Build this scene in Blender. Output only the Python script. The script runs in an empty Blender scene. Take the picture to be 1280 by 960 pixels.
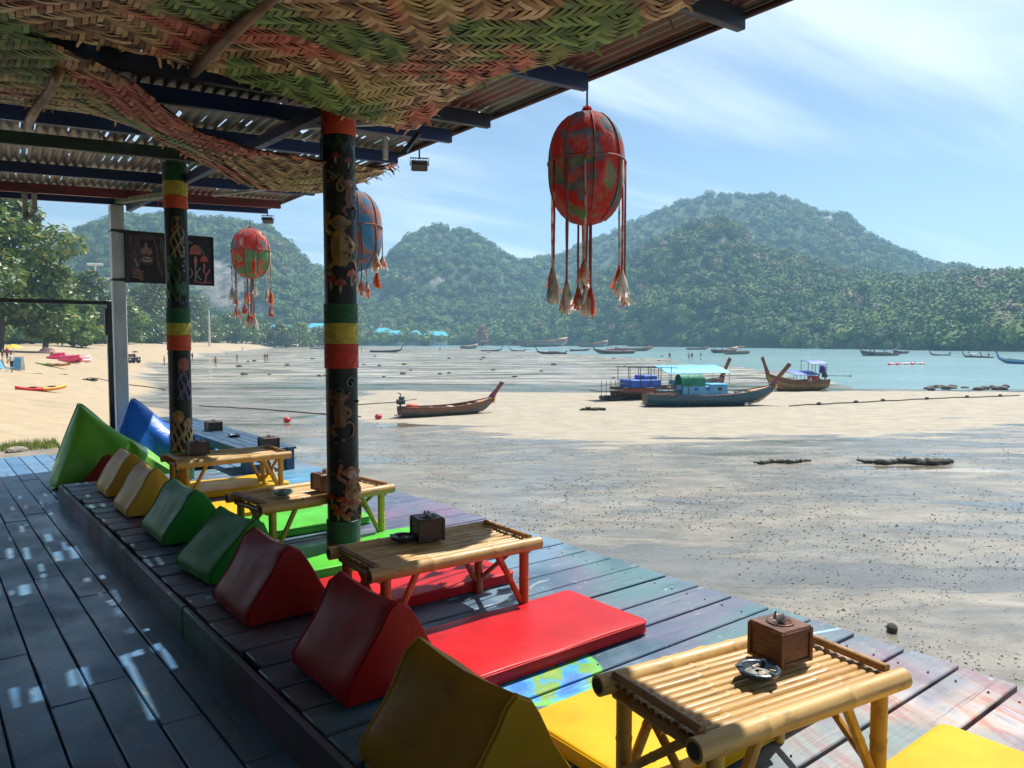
import bpy, bmesh, math, random
import numpy as np
from mathutils import Vector, Matrix
R = math.radians
rng = random.Random(7)
nr = np.random.RandomState(11)
SC = bpy.context.scene
COL = SC.collection

# ------------------------------------------------------------------ camera
CZ = 4.1            # eye height above the tidal flat
LZ = CZ - 1.52      # top of the lower deck
PZ = CZ - 1.35      # top of the raised platform
F = 950.0
YAW = R(38.3)
PITCH = math.atan(55 / F)
cam = bpy.data.cameras.new("camera")
cam.sensor_width = 36
cam.lens = F / 1280 * 36
cam.clip_start = 0.05
cam.clip_end = 6000
camo = bpy.data.objects.new("camera", cam)
COL.objects.link(camo)
camo.location = (0, 0, CZ)
camo.rotation_euler = (math.pi / 2 - PITCH, 0, -YAW)
SC.camera = camo

# ------------------------------------------------------------------ light
SUNV = Vector((0.635, 0.13, 1.0)).normalized()       # towards the sun
EL = math.asin(SUNV.z)
AZ = math.atan2(SUNV.x, SUNV.y)                      # clockwise from +Y
world = bpy.data.worlds.new("World")
SC.world = world
world.use_nodes = True
wn, wl = world.node_tree.nodes, world.node_tree.links
wn.clear()
sky = wn.new("ShaderNodeTexSky")
sky.sky_type = 'NISHITA'
sky.sun_disc = False
sky.sun_elevation = EL
sky.sun_rotation = AZ
sky.altitude = 0
sky.air_density = 1.0
sky.dust_density = 0.3
sky.ozone_density = 2.0
tc = wn.new("ShaderNodeTexCoord")
sep = wn.new("ShaderNodeSeparateXYZ")
wl.new(tc.outputs["Generated"], sep.inputs[0])
zz = wn.new("ShaderNodeMath"); zz.operation = 'MAXIMUM'; zz.inputs[1].default_value = 0.0
wl.new(sep.outputs[2], zz.inputs[0])
za = wn.new("ShaderNodeMath"); za.operation = 'ADD'; za.inputs[1].default_value = 0.12
wl.new(zz.outputs[0], za.inputs[0])
dv = wn.new("ShaderNodeVectorMath"); dv.operation = 'DIVIDE'
cz3 = wn.new("ShaderNodeCombineXYZ")
for i in range(3): wl.new(za.outputs[0], cz3.inputs[i])
wl.new(tc.outputs["Generated"], dv.inputs[0]); wl.new(cz3.outputs[0], dv.inputs[1])
mp = wn.new("ShaderNodeMapping")
mp.inputs["Rotation"].default_value = (0, 0, R(28))
mp.inputs["Scale"].default_value = (0.34, 1.5, 1)
wl.new(dv.outputs[0], mp.inputs[0])
cn = wn.new("ShaderNodeTexNoise")
cn.inputs["Scale"].default_value = 1.15; cn.inputs["Detail"].default_value = 7
cn.inputs["Roughness"].default_value = 0.52; cn.inputs["Distortion"].default_value = 0.35
wl.new(mp.outputs[0], cn.inputs["Vector"])
cr = wn.new("ShaderNodeMapRange")
cr.interpolation_type = 'SMOOTHSTEP'
cr.inputs["From Min"].default_value = 0.42; cr.inputs["From Max"].default_value = 0.80
cr.inputs["To Max"].default_value = 0.9
wl.new(cn.outputs["Fac"], cr.inputs["Value"])
cmix = wn.new("ShaderNodeMix"); cmix.data_type = 'RGBA'
wl.new(cr.outputs[0], cmix.inputs["Factor"])
wl.new(sky.outputs[0], cmix.inputs["A"])
cmix.inputs["B"].default_value = (10.5, 11.4, 12.4, 1)
bg = wn.new("ShaderNodeBackground"); bg.inputs["Strength"].default_value = 0.072
wl.new(cmix.outputs["Result"], bg.inputs["Color"])
wo = wn.new("ShaderNodeOutputWorld"); wl.new(bg.outputs[0], wo.inputs["Surface"])
sun = bpy.data.lights.new("sun", 'SUN')
sun.energy = 5.0; sun.angle = R(0.45); sun.color = (1.0, 0.945, 0.86)
suno = bpy.data.objects.new("sun", sun); COL.objects.link(suno)
suno.location = (20, 5, 30)
suno.rotation_euler = (-SUNV).to_track_quat('-Z', 'Y').to_euler()
SC.view_settings.view_transform = 'Standard'
SC.view_settings.look = 'None'
SC.view_settings.gamma = 1
SC.view_settings.exposure = 0.65
SC.cycles.use_denoising = True
SC.cycles.max_bounces = 8
SC.cycles.volume_bounces = 1
SC.cycles.transparent_max_bounces = 12

# ------------------------------------------------------------------ pixel -> place
_cr = Vector((math.cos(YAW), -math.sin(YAW), 0))
_cfh = Vector((math.sin(YAW), math.cos(YAW), 0))
_cf = _cfh * math.cos(PITCH) - Vector((0, 0, math.sin(PITCH)))
_cu = _cr.cross(_cf)
C0 = Vector((0, 0, CZ))
def ray(px, py):
    return _cf + _cr * ((px - 640) / F) + _cu * ((480 - py) / F)
def gp(px, py, z=0.0):
    d = ray(px, py); t = (z - CZ) / d.z
    return C0 + d * t
def onY(px, py, Y):
    d = ray(px, py); return C0 + d * (Y / d.y)
def at(px, py, dist):
    d = ray(px, py); h = math.hypot(d.x, d.y)
    return C0 + d * (dist / h)
def proj(p):
    v = Vector(p) - C0; w = v.dot(_cf)
    if w < 0.05: return None
    return (640 + F * v.dot(_cr) / w, 480 - F * v.dot(_cu) / w, w)

# ------------------------------------------------------------------ materials
def lin(r, g, b):
    f = lambda c: (c / 255 / 12.92) if c / 255 <= 0.04045 else ((c / 255 + 0.055) / 1.055) ** 2.4
    return (f(r), f(g), f(b), 1.0)
class NT:
    def __init__(s, name):
        s.m = bpy.data.materials.new(name); s.m.use_nodes = True
        s.n, s.l = s.m.node_tree.nodes, s.m.node_tree.links
        s.b = s.n["Principled BSDF"]
        s.b.inputs["Roughness"].default_value = 0.6
    def node(s, t, **kw):
        n = s.n.new(t)
        for k, v in kw.items(): setattr(n, k, v)
        return n
    def link(s, a, b): s.l.new(a, b)
    def coord(s, kind='Object', scale=(1, 1, 1), rot=(0, 0, 0), loc=(0, 0, 0)):
        if kind == 'World':
            o = s.node("ShaderNodeNewGeometry").outputs["Position"]
        else:
            o = s.node("ShaderNodeTexCoord").outputs[kind]
        if any(rot):
            m0 = s.node("ShaderNodeMapping"); m0.inputs["Rotation"].default_value = rot
            s.link(o, m0.inputs[0]); o = m0.outputs[0]
        m = s.node("ShaderNodeMapping")
        m.inputs["Scale"].default_value = scale; m.inputs["Location"].default_value = loc
        s.link(o, m.inputs[0]); return m.outputs[0]
    def noise(s, vec, scale, detail=4, rough=0.55, dist=0.0):
        n = s.node("ShaderNodeTexNoise")
        n.inputs["Scale"].default_value = scale; n.inputs["Detail"].default_value = detail
        n.inputs["Roughness"].default_value = rough; n.inputs["Distortion"].default_value = dist
        s.link(vec, n.inputs["Vector"]); return n.outputs["Fac"]
    def vor(s, vec, scale, feature='F1', out="Distance", rand=1.0):
        n = s.node("ShaderNodeTexVoronoi"); n.feature = feature
        n.inputs["Scale"].default_value = scale; n.inputs["Randomness"].default_value = rand
        s.link(vec, n.inputs["Vector"]); return n.outputs[out]
    def rng(s, v, a, b, c=0.0, d=1.0, smooth=True):
        n = s.node("ShaderNodeMapRange")
        if smooth: n.interpolation_type = 'SMOOTHSTEP'
        for k, x in zip(("From Min", "From Max", "To Min", "To Max"), (a, b, c, d)):
            n.inputs[k].default_value = x
        s.link(v, n.inputs["Value"]); return n.outputs[0]
    def ramp(s, v, stops, interp='LINEAR'):
        n = s.node("ShaderNodeValToRGB"); cr = n.color_ramp; cr.interpolation = interp
        while len(cr.elements) < len(stops): cr.elements.new(0.5)
        for e, (p, c) in zip(cr.elements, stops): e.position = p; e.color = c
        s.link(v, n.inputs[0]); return n.outputs[0]
    def mix(s, f, a, b, mode='MIX'):
        n = s.node("ShaderNodeMix"); n.data_type = 'RGBA'; n.blend_type = mode
        for k, x in (("Factor", f), ("A", a), ("B", b)):
            if isinstance(x, (int, float, tuple)): n.inputs[k].default_value = x
            else: s.link(x, n.inputs[k])
        return n.outputs["Result"]
    def math(s, op, a, b=None):
        n = s.node("ShaderNodeMath"); n.operation = op
        for i, x in enumerate((a, b)):
            if x is None: continue
            if isinstance(x, (int, float)): n.inputs[i].default_value = x
            else: s.link(x, n.inputs[i])
        return n.outputs[0]
    def attr(s, name, out="Fac"):
        n = s.node("ShaderNodeAttribute"); n.attribute_name = name; return n.outputs[out]
    def objrand(s):
        return s.node("ShaderNodeObjectInfo").outputs["Random"]
    def base(s, c):
        if isinstance(c, tuple): s.b.inputs["Base Color"].default_value = c
        else: s.link(c, s.b.inputs["Base Color"])
    def rough(s, r):
        if isinstance(r, (int, float)): s.b.inputs["Roughness"].default_value = r
        else: s.link(r, s.b.inputs["Roughness"])
    def bump(s, h, strength=0.3, dist=0.02):
        n = s.node("ShaderNodeBump"); n.inputs["Strength"].default_value = strength
        n.inputs["Distance"].default_value = dist
        s.link(h, n.inputs["Height"]); s.link(n.outputs[0], s.b.inputs["Normal"])

_mats = {}
def pm(name, c1, c2=None, scale=6, rough=0.6, bump=0.15, bdist=0.01, coord='Object', stretch=(1, 1, 1), metal=0.0, rvar=0.12, dirt=None):
    """plain procedural material: two tones through noise, worn roughness, fine relief"""
    if name in _mats: return _mats[name]
    t = NT(name)
    v = t.coord(coord, stretch)
    n1 = t.noise(v, scale, 5, 0.6)
    c2 = c2 or tuple(min(1, x * 0.72) for x in c1[:3]) + (1,)
    col = t.mix(t.rng(n1, 0.3, 0.7), c1, c2)
    if dirt:
        n2 = t.noise(v, scale * 0.37, 6, 0.7)
        col = t.mix(t.rng(n2, 0.55, 0.72, 0, 0.8), col, dirt)
    t.base(col)
    t.rough(t.rng(t.noise(v, scale * 2.1, 3), 0.3, 0.7, max(0.03, rough - rvar), min(1, rough + rvar)))
    if bump: t.bump(t.noise(v, scale * 5, 4, 0.65), bump, bdist)
    t.b.inputs["Metallic"].default_value = metal
    _mats[name] = t.m
    return t.m

# ------------------------------------------------------------------ mesh helpers
def tag(o, label=None, cat=None, group=None, kind=None):
    for k, v in (("label", label), ("category", cat), ("group", group), ("kind", kind)):
        if v: o[k] = v
    return o
def empty(name, loc=(0, 0, 0), rz=0.0, label=None, cat=None, group=None):
    o = bpy.data.objects.new(name, None); COL.objects.link(o)
    o.empty_display_size = 0.1
    o.location = loc; o.rotation_euler = (0, 0, rz)
    return tag(o, label, cat, group)
def link_mesh(name, me, parent=None, loc=None, rot=None):
    o = bpy.data.objects.new(name, me); COL.objects.link(o)
    if parent is not None: o.parent = parent
    if loc is not None: o.location = loc
    if rot is not None: o.rotation_euler = rot
    return o
def fast_mesh(name, V, Fc, mat=None, smooth=False, attrs=None):
    """V (n,3) array, Fc (m,k) array of equal-size faces"""
    me = bpy.data.meshes.new(name)
    V = np.asarray(V, np.float32); Fc = np.asarray(Fc, np.int32)
    me.vertices.add(len(V)); me.vertices.foreach_set("co", V.ravel())
    k = Fc.shape[1]
    me.loops.add(Fc.size); me.loops.foreach_set("vertex_index", Fc.ravel())
    me.polygons.add(len(Fc))
    me.polygons.foreach_set("loop_start", np.arange(0, Fc.size, k, dtype=np.int32))
    me.polygons.foreach_set("use_smooth", np.full(len(Fc), smooth, bool))
    for an, av in (attrs or {}).items():
        a = me.attributes.new(an, 'FLOAT', 'POINT'); a.data.foreach_set("value", np.asarray(av, np.float32))
    me.update(calc_edges=True); me.validate()
    if mat: me.materials.append(mat)
    return me
class MB:
    def __init__(s): s.v = []; s.f = []
    def add(s, vs, fs):
        n = len(s.v); s.v += [tuple(x) for x in vs]; s.f += [tuple(i + n for i in f) for f in fs]; return s
    def box(s, c, d, rot=None, bev=0.0):
        x, y, z = (k / 2 for k in d)
        if bev:
            b = min(bev, x * .9, y * .9, z * .9)
            vs = []
            for sx in (-1, 1):
                for sy in (-1, 1):
                    for sz in (-1, 1):
                        vs += [(sx * (x - b), sy * (y - b), sz * z), (sx * (x - b), sy * y, sz * (z - b)), (sx * x, sy * (y - b), sz * (z - b))]
            bm = bmesh.new()
            for q in vs: bm.verts.new(q)
            r = bmesh.ops.convex_hull(bm, input=bm.verts)
            bm.verts.ensure_lookup_table(); bm.verts.index_update()
            vs = [v.co.copy() for v in bm.verts]; fs = [[v.index for v in f.verts] for f in bm.faces]
            bm.free()
        else:
            vs = [(-x, -y, -z), (x, -y, -z), (x, y, -z), (-x, y, -z), (-x, -y, z), (x, -y, z), (x, y, z), (-x, y, z)]
            fs = [(0, 3, 2, 1), (4, 5, 6, 7), (0, 1, 5, 4), (1, 2, 6, 5), (2, 3, 7, 6), (3, 0, 4, 7)]
        M = rot if rot is not None else Matrix.Identity(3)
        c = Vector(c)
        return s.add([M @ Vector(q) + c for q in vs], fs)
    def tube(s, pts, rad, seg=8, cap=True):
        pts = [Vector(p) for p in pts]; n = len(pts)
        if isinstance(rad, (int, float)): rad = [rad] * n
        vs = []; fs = []
        prev = None
        for i, p in enumerate(pts):
            d = (pts[min(i + 1, n - 1)] - pts[max(i - 1, 0)]).normalized()
            if prev is None:
                a = Vector((0, 0, 1)) if abs(d.z) < 0.9 else Vector((1, 0, 0))
                u = d.cross(a).normalized()
            else:
                u = (prev - d * prev.dot(d)).normalized()
            prev = u; w = d.cross(u)
            for k in range(seg):
                t = 2 * math.pi * k / seg
                vs.append(p + (u * math.cos(t) + w * math.sin(t)) * rad[i])
        for i in range(n - 1):
            for k in range(seg):
                k2 = (k + 1) % seg
                fs.append((i * seg + k, i * seg + k2, (i + 1) * seg + k2, (i + 1) * seg + k))
        if cap:
            fs.append(tuple(range(seg - 1, -1, -1))); fs.append(tuple((n - 1) * seg + k for k in range(seg)))
        return s.add(vs, fs)
    def lathe(s, prof, seg=20, c=(0, 0, 0), fr=None):
        vs = []; fs = []
        for (r, z) in prof:
            for k in range(seg):
                t = 2 * math.pi * k / seg; rr = r * (fr(t) if fr else 1)
                vs.append((c[0] + rr * math.cos(t), c[1] + rr * math.sin(t), c[2] + z))
        for i in range(len(prof) - 1):
            for k in range(seg):
                k2 = (k + 1) % seg
                fs.append((i * seg + k, i * seg + k2, (i + 1) * seg + k2, (i + 1) * seg + k))
        fs.append(tuple(range(seg - 1, -1, -1))); n = len(prof) - 1
        fs.append(tuple(n * seg + k for k in range(seg)))
        return s.add(vs, fs)
    def ball(s, c, r, seg=8, rings=6):
        r = (r, r, r) if isinstance(r, (int, float)) else r
        prof = [(max(1e-3, math.sin(math.pi * i / rings)), -math.cos(math.pi * i / rings)) for i in range(rings + 1)]
        m = MB().lathe(prof, seg)
        return s.add([(c[0] + x * r[0], c[1] + y * r[1], c[2] + z * r[2]) for x, y, z in m.v], m.f)
    def prism(s, poly, h, M=None):
        """polygon in xy extruded along z by h, M 4x4"""
        n = len(poly)
        vs = [(x, y, 0) for x, y in poly] + [(x, y, h) for x, y in poly]
        fs = [tuple(range(n - 1, -1, -1)), tuple(range(n, 2 * n))] + [(i, (i + 1) % n, (i + 1) % n + n, i + n) for i in range(n)]
        if M is not None: vs = [M @ Vector(q) for q in vs]
        return s.add(vs, fs)
    def mesh(s, name, mat, smooth=False):
        me = bpy.data.meshes.new(name); me.from_pydata([tuple(v) for v in s.v], [], s.f)
        if mat: me.materials.append(mat)
        if smooth is True: me.polygons.foreach_set("use_smooth", [True] * len(me.polygons))
        elif smooth:
            me.polygons.foreach_set("use_smooth", [True] * len(me.polygons))
            me.set_sharp_from_angle(angle=R(smooth))
        me.update(); return me
    def build(s, name, mat, parent=None, smooth=False, loc=None, rot=None):
        return link_mesh(name, s.mesh(name, mat, smooth), parent, loc, rot)
def kids(o): return [c for c in bpy.data.objects if c.parent == o]
def copy_tree(o, parent=None, cache=None):
    c = o.copy(); COL.objects.link(c)
    if parent is not None: c.parent = parent
    for ch in list(o.children): copy_tree(ch, c)
    return c
def rotz(a): return Matrix.Rotation(a, 3, 'Z')
def roty(a): return Matrix.Rotation(a, 3, 'Y')
def rotx(a): return Matrix.Rotation(a, 3, 'X')

# numpy value noise
def _hash(ix, iy, seed):
    h = (ix.astype(np.int64) * 374761393 + iy.astype(np.int64) * 668265263 + seed * 974711) & 0x7fffffff
    h = ((h ^ (h >> 13)) * 1274126177) & 0x7fffffff
    return ((h ^ (h >> 16)) & 0xffff) / 65535.0
def vn(x, y, seed=0):
    x = np.asarray(x, float); y = np.asarray(y, float)
    ix = np.floor(x); iy = np.floor(y); fx = x - ix; fy = y - iy
    fx = fx * fx * (3 - 2 * fx); fy = fy * fy * (3 - 2 * fy)
    ix = ix.astype(np.int64); iy = iy.astype(np.int64)
    a = _hash(ix, iy, seed); b = _hash(ix + 1, iy, seed); c = _hash(ix, iy + 1, seed); d = _hash(ix + 1, iy + 1, seed)
    return (a * (1 - fx) + b * fx) * (1 - fy) + (c * (1 - fx) + d * fx) * fy
def fbm(x, y, seed=0, o=4, lac=2.03, g=0.5):
    s = 0; a = 1; t = 0
    for i in range(o):
        s = s + a * vn(x, y, seed + i * 17); t += a; a *= g; x = x * lac + 3.1; y = y * lac + 1.7
    return s / t
def sstep(a, b, x):
    t = np.clip((x - a) / (b - a), 0, 1); return t * t * (3 - 2 * t)
def sdist(x, y, poly):
    """signed distance to an open polyline, positive on its left"""
    best = np.full(np.shape(x), 1e18); sgn = np.ones(np.shape(x))
    for (ax, ay), (bx, by) in zip(poly[:-1], poly[1:]):
        dx, dy = bx - ax, by - ay; L2 = dx * dx + dy * dy
        t = np.clip(((x - ax) * dx + (y - ay) * dy) / L2, 0, 1)
        qx = ax + t * dx; qy = ay + t * dy
        d = (x - qx) ** 2 + (y - qy) ** 2
        cr = dx * (y - ay) - dy * (x - ax)
        m = d < best
        best = np.where(m, d, best); sgn = np.where(m, np.sign(cr), sgn)
    return np.sqrt(best) * np.where(sgn == 0, 1, sgn)

# ================================================================== SETTING
def xy(px, py, z=0.0):
    p = gp(px, py, z); return (p.x, p.y)
BEACH = [(3.0, -400), (4.0, -20), (4.6, 9), xy(207, 560), xy(203, 525), xy(186, 498), xy(192, 470), xy(206, 455),
         xy(275, 441), xy(350, 434.5), xy(480, 431.5), (xy(600, 430.5)[0] + 60, xy(600, 430.5)[1] + 30), (1500, 1400)]
SEA = [xy(350, 430.6), xy(440, 432.5), xy(560, 435.5), xy(700, 441), xy(800, 449), xy(905, 461), xy(985, 478), xy(1040, 487), xy(1290, 489), xy(1700, 492), (1200, 10)]
BAR0 = [xy(300, 600), xy(440, 538), xy(500, 531), xy(620, 541), xy(760, 552), xy(900, 548), xy(1040, 540), xy(1280, 527), xy(1700, 520)]
BAR1 = [xy(300, 486), xy(470, 489), xy(760, 491), xy(1050, 490), xy(1280, 489), xy(1700, 491)]
SEAZ = -0.10
def ground_fn(x, y):
    x = np.asarray(x, float); y = np.asarray(y, float)
    w = (fbm(x * 0.09, y * 0.09, 3, 4) - 0.5)
    w2 = (fbm(x * 0.5, y * 0.5, 9, 3) - 0.5)
    db = sdist(x, y, BEACH)
    wob = np.minimum(8.0, 0.8 + 0.05 * np.hypot(x, y))
    dbn = db + w * wob * 1.6 + w2 * 0.6
    ds = sdist(x, y, SEA) + w * wob * 2.2
    d0 = sdist(x, y, BAR0) + w * 7 + w2 * 2.0
    d1 = sdist(x, y, BAR1) + w * 6 + w2 * 1.2
    dry = sstep(0.0, 1.0 + wob * 0.25, dbn)
    z = 0.02 * w2 + 0.06 * w
    z = z + np.clip(dbn, 0, 1e9) * 0.15 * (dbn > 0)
    z = np.where(z > 2.0, 2.0 + (z - 2.0) * 0.5, z); z = np.minimum(z, 2.95 + 0.3 * w)
    bar = sstep(-7.0, 6.0, d0) * (1 - sstep(-0.5, 1.0, d1))
    _ld = ray(455, 500); _n = math.hypot(_ld.x, _ld.y)
    lat = (x * _ld.y - y * _ld.x) / _n + w * 10
    bar = bar * sstep(-3.0, 3.0, lat)
    z = z + 0.10 * bar
    pool = sstep(0, 2.5, d1) * (1 - sstep(7, 13, d1)) * sstep(3, 12, np.minimum(-dbn, 60))
    z = z - 0.05 * pool
    far = sstep(9, 15, d1)
    seas = np.clip(ds, 0, 1e9)
    z = np.where(ds > 0, np.minimum(z, -0.02 - seas * 0.018), z)
    z = np.maximum(z, -2.2)
    # the shore ledge beside the deck
    led = sstep(3.9, 2.5, x + 0.06 * (y - 12) + w2 * 1.6) * sstep(20.0, 16.8, y + w2 * 2.0)
    z = np.maximum(z, led * (LZ - 0.38) + (1 - led) * -9)
    # solid bank the deck stands on
    return z, dry, bar, pool, far, led
def build_ground():
    a = np.concatenate([np.linspace(R(-8), R(90), 560, endpoint=False), np.linspace(R(90), R(352), 70, endpoint=False)])
    r = np.concatenate([[0.0], np.geomspace(1.2, 1600, 400)])
    A, Rr = np.meshgrid(a, r)
    X = Rr * np.sin(A); Y = Rr * np.cos(A)
    z, dry, bar, pool, far, led = ground_fn(X, Y)
    V = np.stack([X, Y, z], -1).reshape(-1, 3)
    na = len(a); nrr = len(r)
    i, j = np.meshgrid(np.arange(nrr - 1), np.arange(na), indexing='ij')
    j2 = (j + 1) % na
    Fc = np.stack([i * na + j, (i + 1) * na + j, (i + 1) * na + j2, i * na + j2], -1).reshape(-1, 4)[:, ::-1]
    t = NT("tidal_sand")
    v = t.coord('World')
    vr = t.coord('World', (1.0, 1.0, 1.0), (0, 0, YAW))
    n_big = t.noise(t.coord('World', (0.35, 1.5, 1.0), (0, 0, YAW)), 0.16, 6, 0.62, 0.6)
    n_mid = t.noise(t.coord('World', (0.7, 1.4, 1.0), (0, 0, YAW)), 1.1, 6, 0.65, 0.5)
    n_fine = t.noise(v, 14, 4, 0.7)
    stk0 = t.noise(t.coord('World', (0.10, 0.55, 1.0), (0, 0, YAW)), 0.35, 6, 0.6, 0.5)
    wetc = t.mix(t.rng(n_mid, 0.35, 0.68), (0.165, 0.145, 0.108, 1), (0.285, 0.25, 0.188, 1))
    wetc = t.mix(t.rng(n_big, 0.57, 0.64, 0, 0.8), wetc, (0.40, 0.365, 0.295, 1))
    vs_ = t.vor(v, 7.5)
    spk = t.math('MULTIPLY', t.rng(vs_, 0.30, 0.16), t.rng(t.noise(v, 2.2, 3), 0.42, 0.6))
    wetc = t.mix(t.math('MULTIPLY', spk, 0.8), wetc, (0.05, 0.047, 0.04, 1))
    fs_ = t.math('MULTIPLY', t.rng(t.vor(v, 24), 0.34, 0.2), t.rng(t.noise(v, 1.3, 4, .6), 0.4, 0.62))
    wetc = t.mix(t.math('MULTIPLY', fs_, 0.75), wetc, (0.05, 0.045, 0.036, 1))
    pn = t.noise(t.coord('World', (0.16, 0.7, 1.0), (0, 0, YAW), (11, 4, 0)), 0.42, 6, 0.6, 0.5)
    poolm = t.rng(pn, 0.545, 0.575)
    wetc = t.mix(t.math('MULTIPLY', poolm, 0.55), wetc, (0.10, 0.092, 0.07, 1))
    palec = t.mix(t.rng(n_mid, 0.35, 0.65), (0.40, 0.345, 0.26, 1), (0.30, 0.26, 0.195, 1))
    farc = t.mix(t.rng(stk0, 0.48, 0.58), (0.44, 0.385, 0.295, 1), (0.17, 0.155, 0.125, 1))
    dryc = t.mix(t.rng(n_mid, 0.3, 0.7), (0.46, 0.36, 0.225, 1), (0.37, 0.285, 0.175, 1))
    dryc = t.mix(t.rng(n_big, 0.62, 0.72, 0, 0.35), dryc, (0.25, 0.2, 0.14, 1))
    c = t.mix(t.attr("far"), wetc, farc)
    stk = t.noise(t.coord('World', (0.22, 1.0, 1.0), (0, 0, YAW)), 0.55, 6, 0.62, 0.4)
    barm = t.rng(t.math('ADD', t.attr("bar"), t.math('MULTIPLY', t.math('SUBTRACT', stk, 0.5), 1.5)), 0.46, 0.58)
    c = t.mix(barm, c, palec)
    c = t.mix(t.math('MULTIPLY', t.attr("pool"), 0.9), c, (0.12, 0.13, 0.10, 1))
    c = t.mix(t.attr("dry"), c, dryc)
    ledc = t.mix(t.rng(t.noise(v, 2.0, 5), 0.35, 0.65), (0.33, 0.28, 0.21, 1), (0.18, 0.155, 0.12, 1))
    c = t.mix(t.attr("led"), c, ledc)
    c = t.mix(t.rng(n_fine, 0.35, 0.75, 0, 0.22), c, (0.1, 0.09, 0.07, 1))
    t.base(c)
    wetness = t.math('SUBTRACT', 1.0, t.math('MAXIMUM', t.attr("dry"), barm))
    wetness = t.math('MULTIPLY', wetness, t.math('SUBTRACT', 1.0, t.attr("led")))
    film = t.rng(t.noise(t.coord('World', (0.5, 1.3, 1.0), (0, 0, YAW), (3, 5, 0)), 0.45, 5, 0.6, 0.4), 0.38, 0.62, 0.13, 0.40)
    fm = t.node("ShaderNodeMix"); fm.data_type = 'FLOAT'
    t.link(poolm, fm.inputs["Factor"]); t.link(film, fm.inputs["A"]); fm.inputs["B"].default_value = 0.05; film = fm.outputs["Result"]
    rm = t.node("ShaderNodeMix"); rm.data_type = 'FLOAT'
    t.link(wetness, rm.inputs["Factor"]); rm.inputs["A"].default_value = 0.85; t.link(film, rm.inputs["B"])
    t.rough(rm.outputs["Result"])
    hh = t.math('ADD', t.math('MULTIPLY', n_fine, 0.5), t.math('MULTIPLY', t.noise(v, 3.3, 4, 0.6), 1.2))
    hh = t.math('MULTIPLY', hh, t.math('SUBTRACT', 1.0, t.math('MULTIPLY', poolm, t.math('MULTIPLY', wetness, 0.85))))
    t.bump(hh, 0.5, 0.018)
    me = fast_mesh("tidal_flat", V, Fc, t.m, True, dict(dry=dry.ravel(), bar=bar.ravel(), pool=pool.ravel(), far=far.ravel(), led=led.ravel()))
    tag(link_mesh("tidal_flat", me), "sandy beach running out into a wet tidal flat", None, None, "structure")
build_ground()

# sea
def build_sea():
    t = NT("sea_water")
    v = t.coord('World', (1, 1, 1), (0, 0, YAW))
    n = t.noise(t.coord('World', (0.6, 1.6, 1), (0, 0, YAW)), 0.02, 4, 0.55)
    t.base(t.mix(t.rng(n, 0.35, 0.65), (0.22, 0.37, 0.39, 1), (0.28, 0.44, 0.45, 1)))
    t.rough(0.16)
    t.b.inputs["IOR"].default_value = 1.33
    t.bump(t.math('ADD', t.noise(v, 0.9, 5, 0.6), t.noise(v, 0.15, 3, 0.6)), 0.5, 0.25)
    # sheet over the bay: a fan from the near water line out to beyond the far shore
    a = np.linspace(R(-8), R(98), 150); r = np.geomspace(22, 1590, 90)
    A, Rr = np.meshgrid(a, r); X = Rr * np.sin(A); Y = Rr * np.cos(A)
    V = np.stack([X, Y, np.full_like(X, SEAZ)], -1).reshape(-1, 3)
    na = len(a)
    i, j = np.meshgrid(np.arange(len(r) - 1), np.arange(na - 1), indexing='ij')
    Fc = np.stack([i * na + j, (i + 1) * na + j, (i + 1) * na + j + 1, i * na + j + 1], -1).reshape(-1, 4)[:, ::-1]
    tag(link_mesh("sea", fast_mesh("sea", V, Fc, t.m, True)), "turquoise shallow sea of the bay", None, None, "structure")
build_sea()

# ------------------------------------------------------------------ forest crowns
def crown_proto(seed, leaves=140):
    r = np.random.RandomState(seed)
    bm = bmesh.new(); bmesh.ops.create_icosphere(bm, subdivisions=1, radius=1.0)
    V = np.array([v.co for v in bm.verts]); T = np.array([[v.index for v in f.verts] for f in bm.faces]); bm.free()
    lob = r.randn(9, 3); lob[:, 2] = np.abs(lob[:, 2]) * 0.8; lob /= np.linalg.norm(lob, axis=1)[:, None]
    g = (V @ lob.T).max(1)
    rad = 0.52 + 0.34 * np.clip(g - 0.55, 0, 1) / 0.45 + r.uniform(-.06, .06, len(V))
    V = V * rad[:, None]; V[:, 2] *= 0.8
    d = r.randn(leaves, 3); d[:, 2] = np.abs(d[:, 2]) * 1.1 - 0.25; d /= np.linalg.norm(d, axis=1)[:, None]
    rr = (0.62 + 0.12 * r.rand(leaves)) + 0.36 * np.clip((d @ lob.T).max(1) - 0.55, 0, 1) / 0.45
    c = d * rr[:, None]; c[:, 2] *= 0.8
    a = r.randn(leaves, 3); a /= np.linalg.norm(a, axis=1)[:, None]
    n = d * 0.8 + r.randn(leaves, 3) * 0.4 + np.array([0, 0, .35])
    b = np.cross(n, a); b /= np.linalg.norm(b, axis=1)[:, None] + 1e-6
    a = np.cross(b, n); a /= np.linalg.norm(a, axis=1)[:, None] + 1e-6
    s = r.uniform(0.09, 0.19, leaves)[:, None]
    LV = np.concatenate([c + a * s, c - a * s * 0.6 + b * s * 0.8, c - a * s * 0.6 - b * s * 0.8])
    k = np.arange(leaves)
    LT = np.stack([k, k + leaves, k + 2 * leaves], -1) + len(V)
    return np.concatenate([V, LV]), np.concatenate([T, LT])
PROTO = [crown_proto(s) for s in range(7)]
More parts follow.
